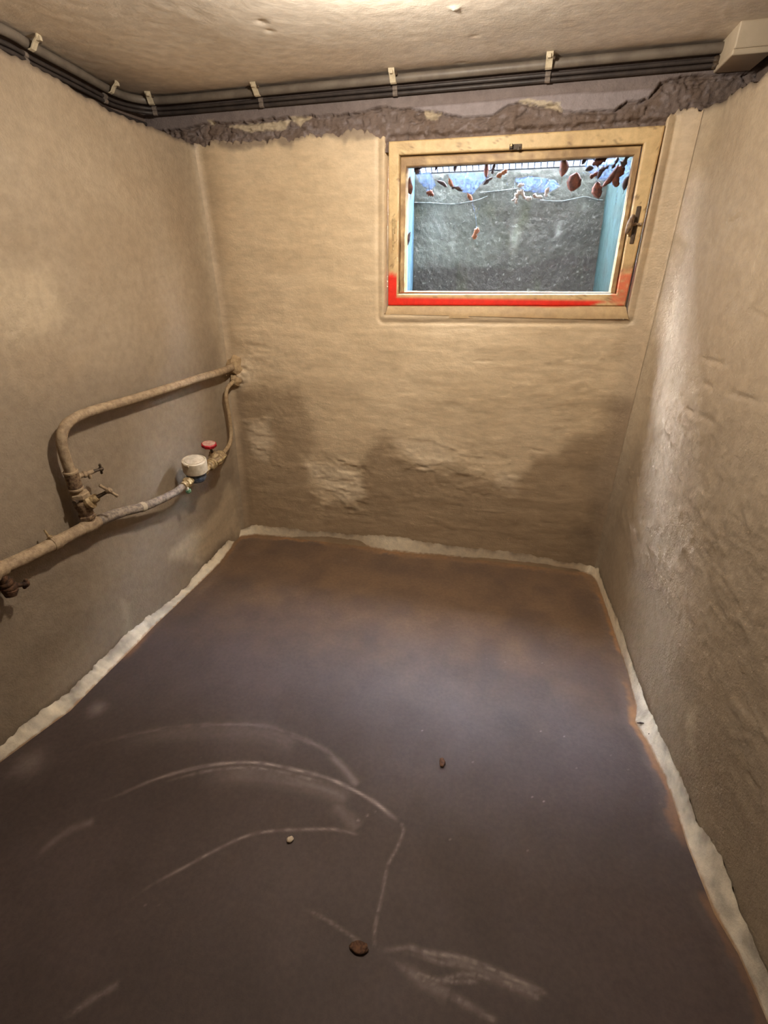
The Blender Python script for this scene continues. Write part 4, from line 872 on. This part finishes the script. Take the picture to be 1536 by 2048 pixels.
def thin_pipe():
    pts = [(451, 901, 0.075), (456, 894, 0.065), (461, 882, 0.055), (462, 868, 0.048), (461, 852, 0.045), (458, 832, 0.045), (455, 812, 0.045), (452, 795, 0.045), (454, 778, 0.048), (463, 767, 0.05)]
    P = [VE]+[atL(*q) for q in pts]; l = P[-1]
    P.append(np.array([l[0]+0.004, yb(l[0], l[2])-0.02, l[2]+0.008])); P.append(np.array([l[0]+0.006, yb(l[0], l[2])+0.02, l[2]+0.008]))
    t = thing('supply_pipe', P[0], 'thin curved pipe rising from the red wheel valve into the back wall', 'pipe')
    MB().tube(curve_pts(P, 0.012), 0.0105, 12, 0.03, 9).obj('tube', M_THIN, t, True)
    q = P[-1].copy(); q[1] -= 0.030; collar('plaster_collar', q, (0, -1, 0), 0.026, M_PLASTER_PIPE, t, 5)
thin_pipe()

# ------------------------------------------------------------------ behind the pane: mesh guard, cobweb, dead leaves, flakes
def guard():
    A, B = np.array([0, WY+0.012, WTOP+0.004]), np.array([0, 2.475, 2.26]); x0, x1 = -0.70, 0.30
    t = thing('mesh_guard', (-0.2, WY+0.012, WTOP), 'galvanised wire mesh guard over the light well outside the window', 'guard')
    n = 34
    for i in range(n+1):
        x = x0+(x1-x0)*i/n; MB().tube([A+[x, 0, 0], B+[x, 0, 0]], 0.0028, 5).obj('upright_wire', M_GALV, t)
    for k in range(18):
        p = A+(B-A)*k/17; MB().tube([p+[x0, 0, 0.002], p+[x1, 0, 0.002]], 0.0032 if k else 0.006, 5).obj('cross_wire', M_GALV, t)
guard()
PY = 2.4425                                              # outer face of the pane
def leaf_mesh(name, c, length, width, ang, mat, shape='oval', seed=0, tilt=0.5):
    rr = random.Random(seed); n = 13; V = []; F = []
    ca, sa = math.cos(ang), math.sin(ang); curl = rr.uniform(-0.5, 0.5); bend = rr.uniform(-0.12, 0.12)*length
    for i in range(n):
        t = i/(n-1)
        wd = {'oval': math.sin(PI*min(1, t*0.98+0.01))**0.62, 'tip': max(0, math.sin(PI*t**0.8))**0.95, 'torn': (0.45+0.55*abs(math.sin(PI*t*1.7+seed)))*min(1, 6*t+0.15, 5*(1-t)+0.1)*(0.75+rr.random()*0.5)}[shape]*width/2
        wd = max(wd, 0.0005); jit = 0.18 if shape != 'torn' else 0.45
        l = wd*(1+jit*(rr.random()-0.5)); r = wd*(1+jit*(rr.random()-0.5)); s = (t-0.5)*length
        dep = 0.004+0.014*tilt*t+0.010*curl*math.sin(PI*t); off = bend*math.sin(PI*t)
        for o, dd in ((-l, 0.005), (-l*0.5, 0.0015), (0, 0.0), (r*0.5, 0.0015), (r, 0.006)):
            o += off; V.append((c[0]+s*ca-o*sa, PY+max(0.0015, dep+dd), c[2]+s*sa+o*ca))
    for i in range(n-1):
        for k in range(4): F.append((i*5+k, i*5+k+1, i*5+k+6, i*5+k+5))
    if shape != 'torn':                                  # stalk
        a = Vector(V[2]); d = Vector((-ca, 0.0, -sa))*length*0.28
        q = Vector((-sa, 0, ca))*0.0007; b = len(V)
        V += [tuple(a+q), tuple(a-q), tuple(a+d-q*0.7), tuple(a+d+q*0.7)]; F.append((b, b+1, b+2, b+3))
    o = mesh_obj(name, V, F, mat); sm = o.modifiers.new('s', 'SOLIDIFY'); sm.thickness = 0.0006
    return o
LEAVES = [
    # px, py, length px, width px, angle deg, material, shape, label
    (974, 338, 25, 8, 92, M_LEAF, 'oval', 'narrow upright red-brown dead leaf at the top of the pane, left of centre'),
    (821, 371, 28, 13, 95, M_LEAF, 'tip', 'red-brown dead leaf at the left edge of the pane, below its upper corner'),
    (860, 388, 14, 11, -20, M_LEAF, 'torn', 'small square-ended brown leaf caught low on the upper left cobweb'),
    (836, 339, 16, 10, 60, M_LEAFD, 'torn', 'blackish leaf scrap in the upper left corner of the pane'),
    (872, 334, 10, 4, 80, M_LEAFD, 'oval', 'tiny dark scrap at the top of the pane, nearest the upper left corner leaf'),
    (911, 335, 12, 6, 75, M_LEAFD, 'oval', 'tiny dark scrap at the top of the pane, midway to the narrow upright leaf'),
    (884, 368, 20, 6, -28, M_LEAFD, 'oval', 'dark curled blade of leaf left of the grey cobweb sheet'),
    (903, 366, 18, 7, -55, M_LEAF2, 'tip', 'tan leaf standing on the left rim of the cobweb sheet'),
    (914, 379, 20, 7, -15, M_LEAFD, 'torn', 'dark ragged leaf lying along the left rim of the cobweb sheet'),
    (940, 394, 13, 7, -50, M_LEAF2, 'oval', 'small tan leaf at the lower tip of the cobweb sheet'),
    (1004, 346, 20, 8, 30, M_LEAF2, 'torn', 'tan torn leaf at the right rim of the cobweb sheet'),
    (987, 337, 16, 7, 80, M_LEAFD, 'torn', 'dark scrap just right of the narrow upright leaf'),
    (976, 362, 18, 7, 35, M_LEAFD, 'torn', 'grey-black scrap on the right slope of the cobweb sheet'),
    (952, 467, 20, 10, 72, M_LEAF2, 'torn', 'brown leaf hanging alone on a thread in the middle of the pane'),
    (817, 478, 24, 9, 75, M_LEAFD, 'tip', 'dark leaf at the left edge, halfway down the pane'),
    (1124, 332, 30, 15, 98, M_LEAF, 'tip', 'large brown leaf hanging at the top, right of centre'),
    (1148, 364, 26, 23, 80, M_LEAF, 'oval', 'round brown leaf below and right of the large hanging one'),
    (1196, 380, 24, 16, 105, M_LEAF, 'oval', 'dark red-brown leaf hanging lowest of the right-hand cluster'),
    (1199, 323, 22, 13, 20, M_LEAF, 'torn', 'brown leaf at the very top of the right-hand cluster'),
    (1179, 338, 13, 8, 15, M_LEAFD, 'oval', 'small black leaf left of the right-hand cluster'),
    (1190, 350, 16, 8, 25, M_LEAF, 'torn', 'short brown leaf directly above the lowest hanging one'),
    (1202, 344, 20, 7, 70, M_LEAFD, 'tip', 'slim dark leaf standing between two bright gaps of the cluster'),
    (1221, 351, 36, 9, 58, M_LEAF, 'tip', 'long slanting brown leaf in the middle of the right-hand cluster'),
    (1239, 351, 32, 16, 80, M_LEAF, 'torn', 'broad brown leaf right of the long slanting one'),
    (1253, 366, 20, 9, 80, M_LEAFD, 'oval', 'dark leaf touching the right edge of the pane, lowest there'),
    (1252, 322, 20, 9, 70, M_LEAFD, 'torn', 'dark leaf in the upper right corner of the pane'),
    (1230, 325, 18, 5, 65, M_LEAFD, 'torn', 'thin dark scrap at the top, beside the upper right corner leaf'),
    (1169, 321, 12, 7, 60, M_LEAFD, 'oval', 'small dark scrap at the top, left of the cluster'),
    (1208, 336, 16, 6, 20, M_LEAFD, 'torn', 'dark crosswise scrap under the topmost leaf of the cluster'),
    (1262, 345, 16, 6, 85, M_LEAFD, 'torn', 'dark scrap against the right edge, under the corner leaf'),
]
PXM = 1/FPX*2.17
for i, (px, py, ln, wd, an, mt, sh, lab) in enumerate(LEAVES):
    o = leaf_mesh('dead_leaf', atY(px, py, PY+0.01), ln*PXM*1.08, wd*PXM*1.08, math.radians(an), mt, sh, i, 0.4)
    tag(o, lab, 'leaf', 'dead leaves caught behind the pane')
FLAKES = [(1047, 388, 20, 6, -60, 'pale stick-like paint flake in the middle of the flake cluster'), (1036, 388, 12, 9, 50, 'pinkish paint flake left of the pale stick-like one'),
          (1029, 397, 12, 5, 30, 'white paint flake at the left end of the flake cluster'), (1058, 398, 10, 8, 20, 'cream paint flake just below the pale stick-like one'),
          (1075, 392, 18, 7, -12, 'bluish white paint flake right of the stick-like one'), (1095, 384, 16, 8, 75, 'pink curled paint flake hanging apart at the right end'),
          (1042, 371, 12, 8, 10, 'grey paint flake above the flake cluster'), (1033, 402, 10, 5, 80, 'small white flake hanging lowest at the left end')]
for i, (px, py, ln, wd, an, lab) in enumerate(FLAKES):
    o = leaf_mesh('paint_flake', atY(px, py, PY+0.012), ln*PXM, wd*PXM, math.radians(an), M_FLAKE, 'torn', 50+i, 0.2)
    tag(o, lab, 'flake', 'paint flakes caught in the cobweb')
def cobweb():
    mb = MB(); W = lambda x, y, d=0.014: atY(x, y, PY+d)
    def sheet(edge, n=9, sag=0.012):
        c = np.mean([W(*e) for e in edge], axis=0); V = [c+[0, sag, 0]]; F = []
        for e in edge: V.append(W(*e))
        for i in range(len(edge)): F.append((0, 1+i, 1+(i+1) % len(edge)))
        mb.add(V, F)
    sheet([(898, 348), (930, 345), (972, 345), (978, 352), (958, 372), (945, 389), (925, 384), (905, 370)])
    sheet([(1030, 358), (1060, 352), (1110, 360), (1120, 372), (1100, 384), (1070, 386), (1042, 380)])
    sheet([(1165, 325), (1200, 318), (1235, 318), (1262, 322), (1255, 360), (1230, 372), (1200, 360), (1178, 345)])
    sheet([(830, 340), (862, 345), (872, 372), (855, 384), (838, 362)])
    rr = random.Random(4)
    def thr(*pts, r=0.0005):
        mb.tube([W(*p) for p in pts], r, 4, caps=False)
    for a in (((944, 388), (946, 410), (951, 430), (953, 455), (952, 460)), ((958, 372), (944, 388), (925, 384)), ((972, 345), (944, 388)), ((898, 348), (944, 388)), ((953, 430), (960, 410)), ((1029, 385), (1030, 360), (1036, 350)), ((1056, 385), (1066, 360)), ((1095, 384), (1092, 360)), ((1124, 345), (1135, 355), (1148, 352)), ((1190, 350), (1197, 370)), ((1124, 318), (1124, 330)), ((974, 328), (974, 322)), ((860, 382), (852, 360), (836, 342)), ((884, 362), (880, 340)), ((817, 470), (822, 420), (821, 380)), ((1210, 345), (1228, 362), (1245, 350)), ((1236, 372), (1233, 395), (1231, 410)), ((1185, 352), (1165, 345), (1150, 352))):
        thr(*a)
    for k in range(26):
        x, y = rr.uniform(835, 1260), rr.uniform(322, 350); thr((x, y), (x+rr.uniform(-25, 25), y+rr.uniform(5, 28)), r=0.0003)
    o = mb.obj('cobweb', M_WEB, None, True, kind='stuff'); tag(o, 'dusty cobweb sheets and threads along the top of the window pane', 'cobweb')
cobweb()

# ------------------------------------------------------------------ bits lying on the floor
def clod(px, py, sx, sy, sz, ang, mat, name, label, cat, seed):
    c = atZ(px, py); bm = bmesh.new(); bmesh.ops.create_icosphere(bm, subdivisions=3, radius=1.0)
    V = np.array([v.co for v in bm.verts]); n = 0.35*fbm(V*0.5, 0.5, 3, seed)+0.12*vn(V, 0.25, seed+1)
    R = Matrix.Rotation(ang, 3, 'Z')
    for v, k in zip(bm.verts, n):
        q = v.co*(1+k); q = R@Vector((q.x*sx, q.y*sy, q.z*sz)); v.co = Vector((q.x+c[0], q.y+c[1], q.z+sz*0.7))
    F = [[v.index for v in f.verts] for f in bm.faces]; bm.verts.index_update()
    o = mesh_obj(name, [v.co.copy() for v in bm.verts], F, mat); bm.free(); tag(o, label, cat)
clod(718, 1897, 0.027, 0.013, 0.0045, 0.1, M_CLOD, 'dirt_clod', 'flat brown dirt clod on the floor at the end of the scratch line', 'clod', 3)
clod(884, 1526, 0.010, 0.016, 0.006, 0.2, M_CLOD, 'dirt_clod', 'small brown dirt clod alone in the middle of the floor', 'clod', 8)
clod(580, 1680, 0.010, 0.009, 0.005, 0.5, M_CRUMB, 'plaster_crumb', 'pale plaster crumb on the floor below the inner scratch arc', 'crumb', 12)
def splinter(px, py, ang, label):
    c = atZ(px, py, 0.018); d = np.array([math.cos(ang), math.sin(ang), 0.15])*0.012
    o = MB().tube([c-d, c, c+d], [0.0015, 0.0035, 0.0012], 6, 0.2).obj('splinter', M_LEAFD, None, True); tag(o, label, 'splinter')
splinter(1281, 1446, 0.1, 'dark splinter on the right limewash strip, nearer its outward bulge')
splinter(1303, 1466, 0.5, 'dark splinter on the right limewash strip, second one towards the camera')
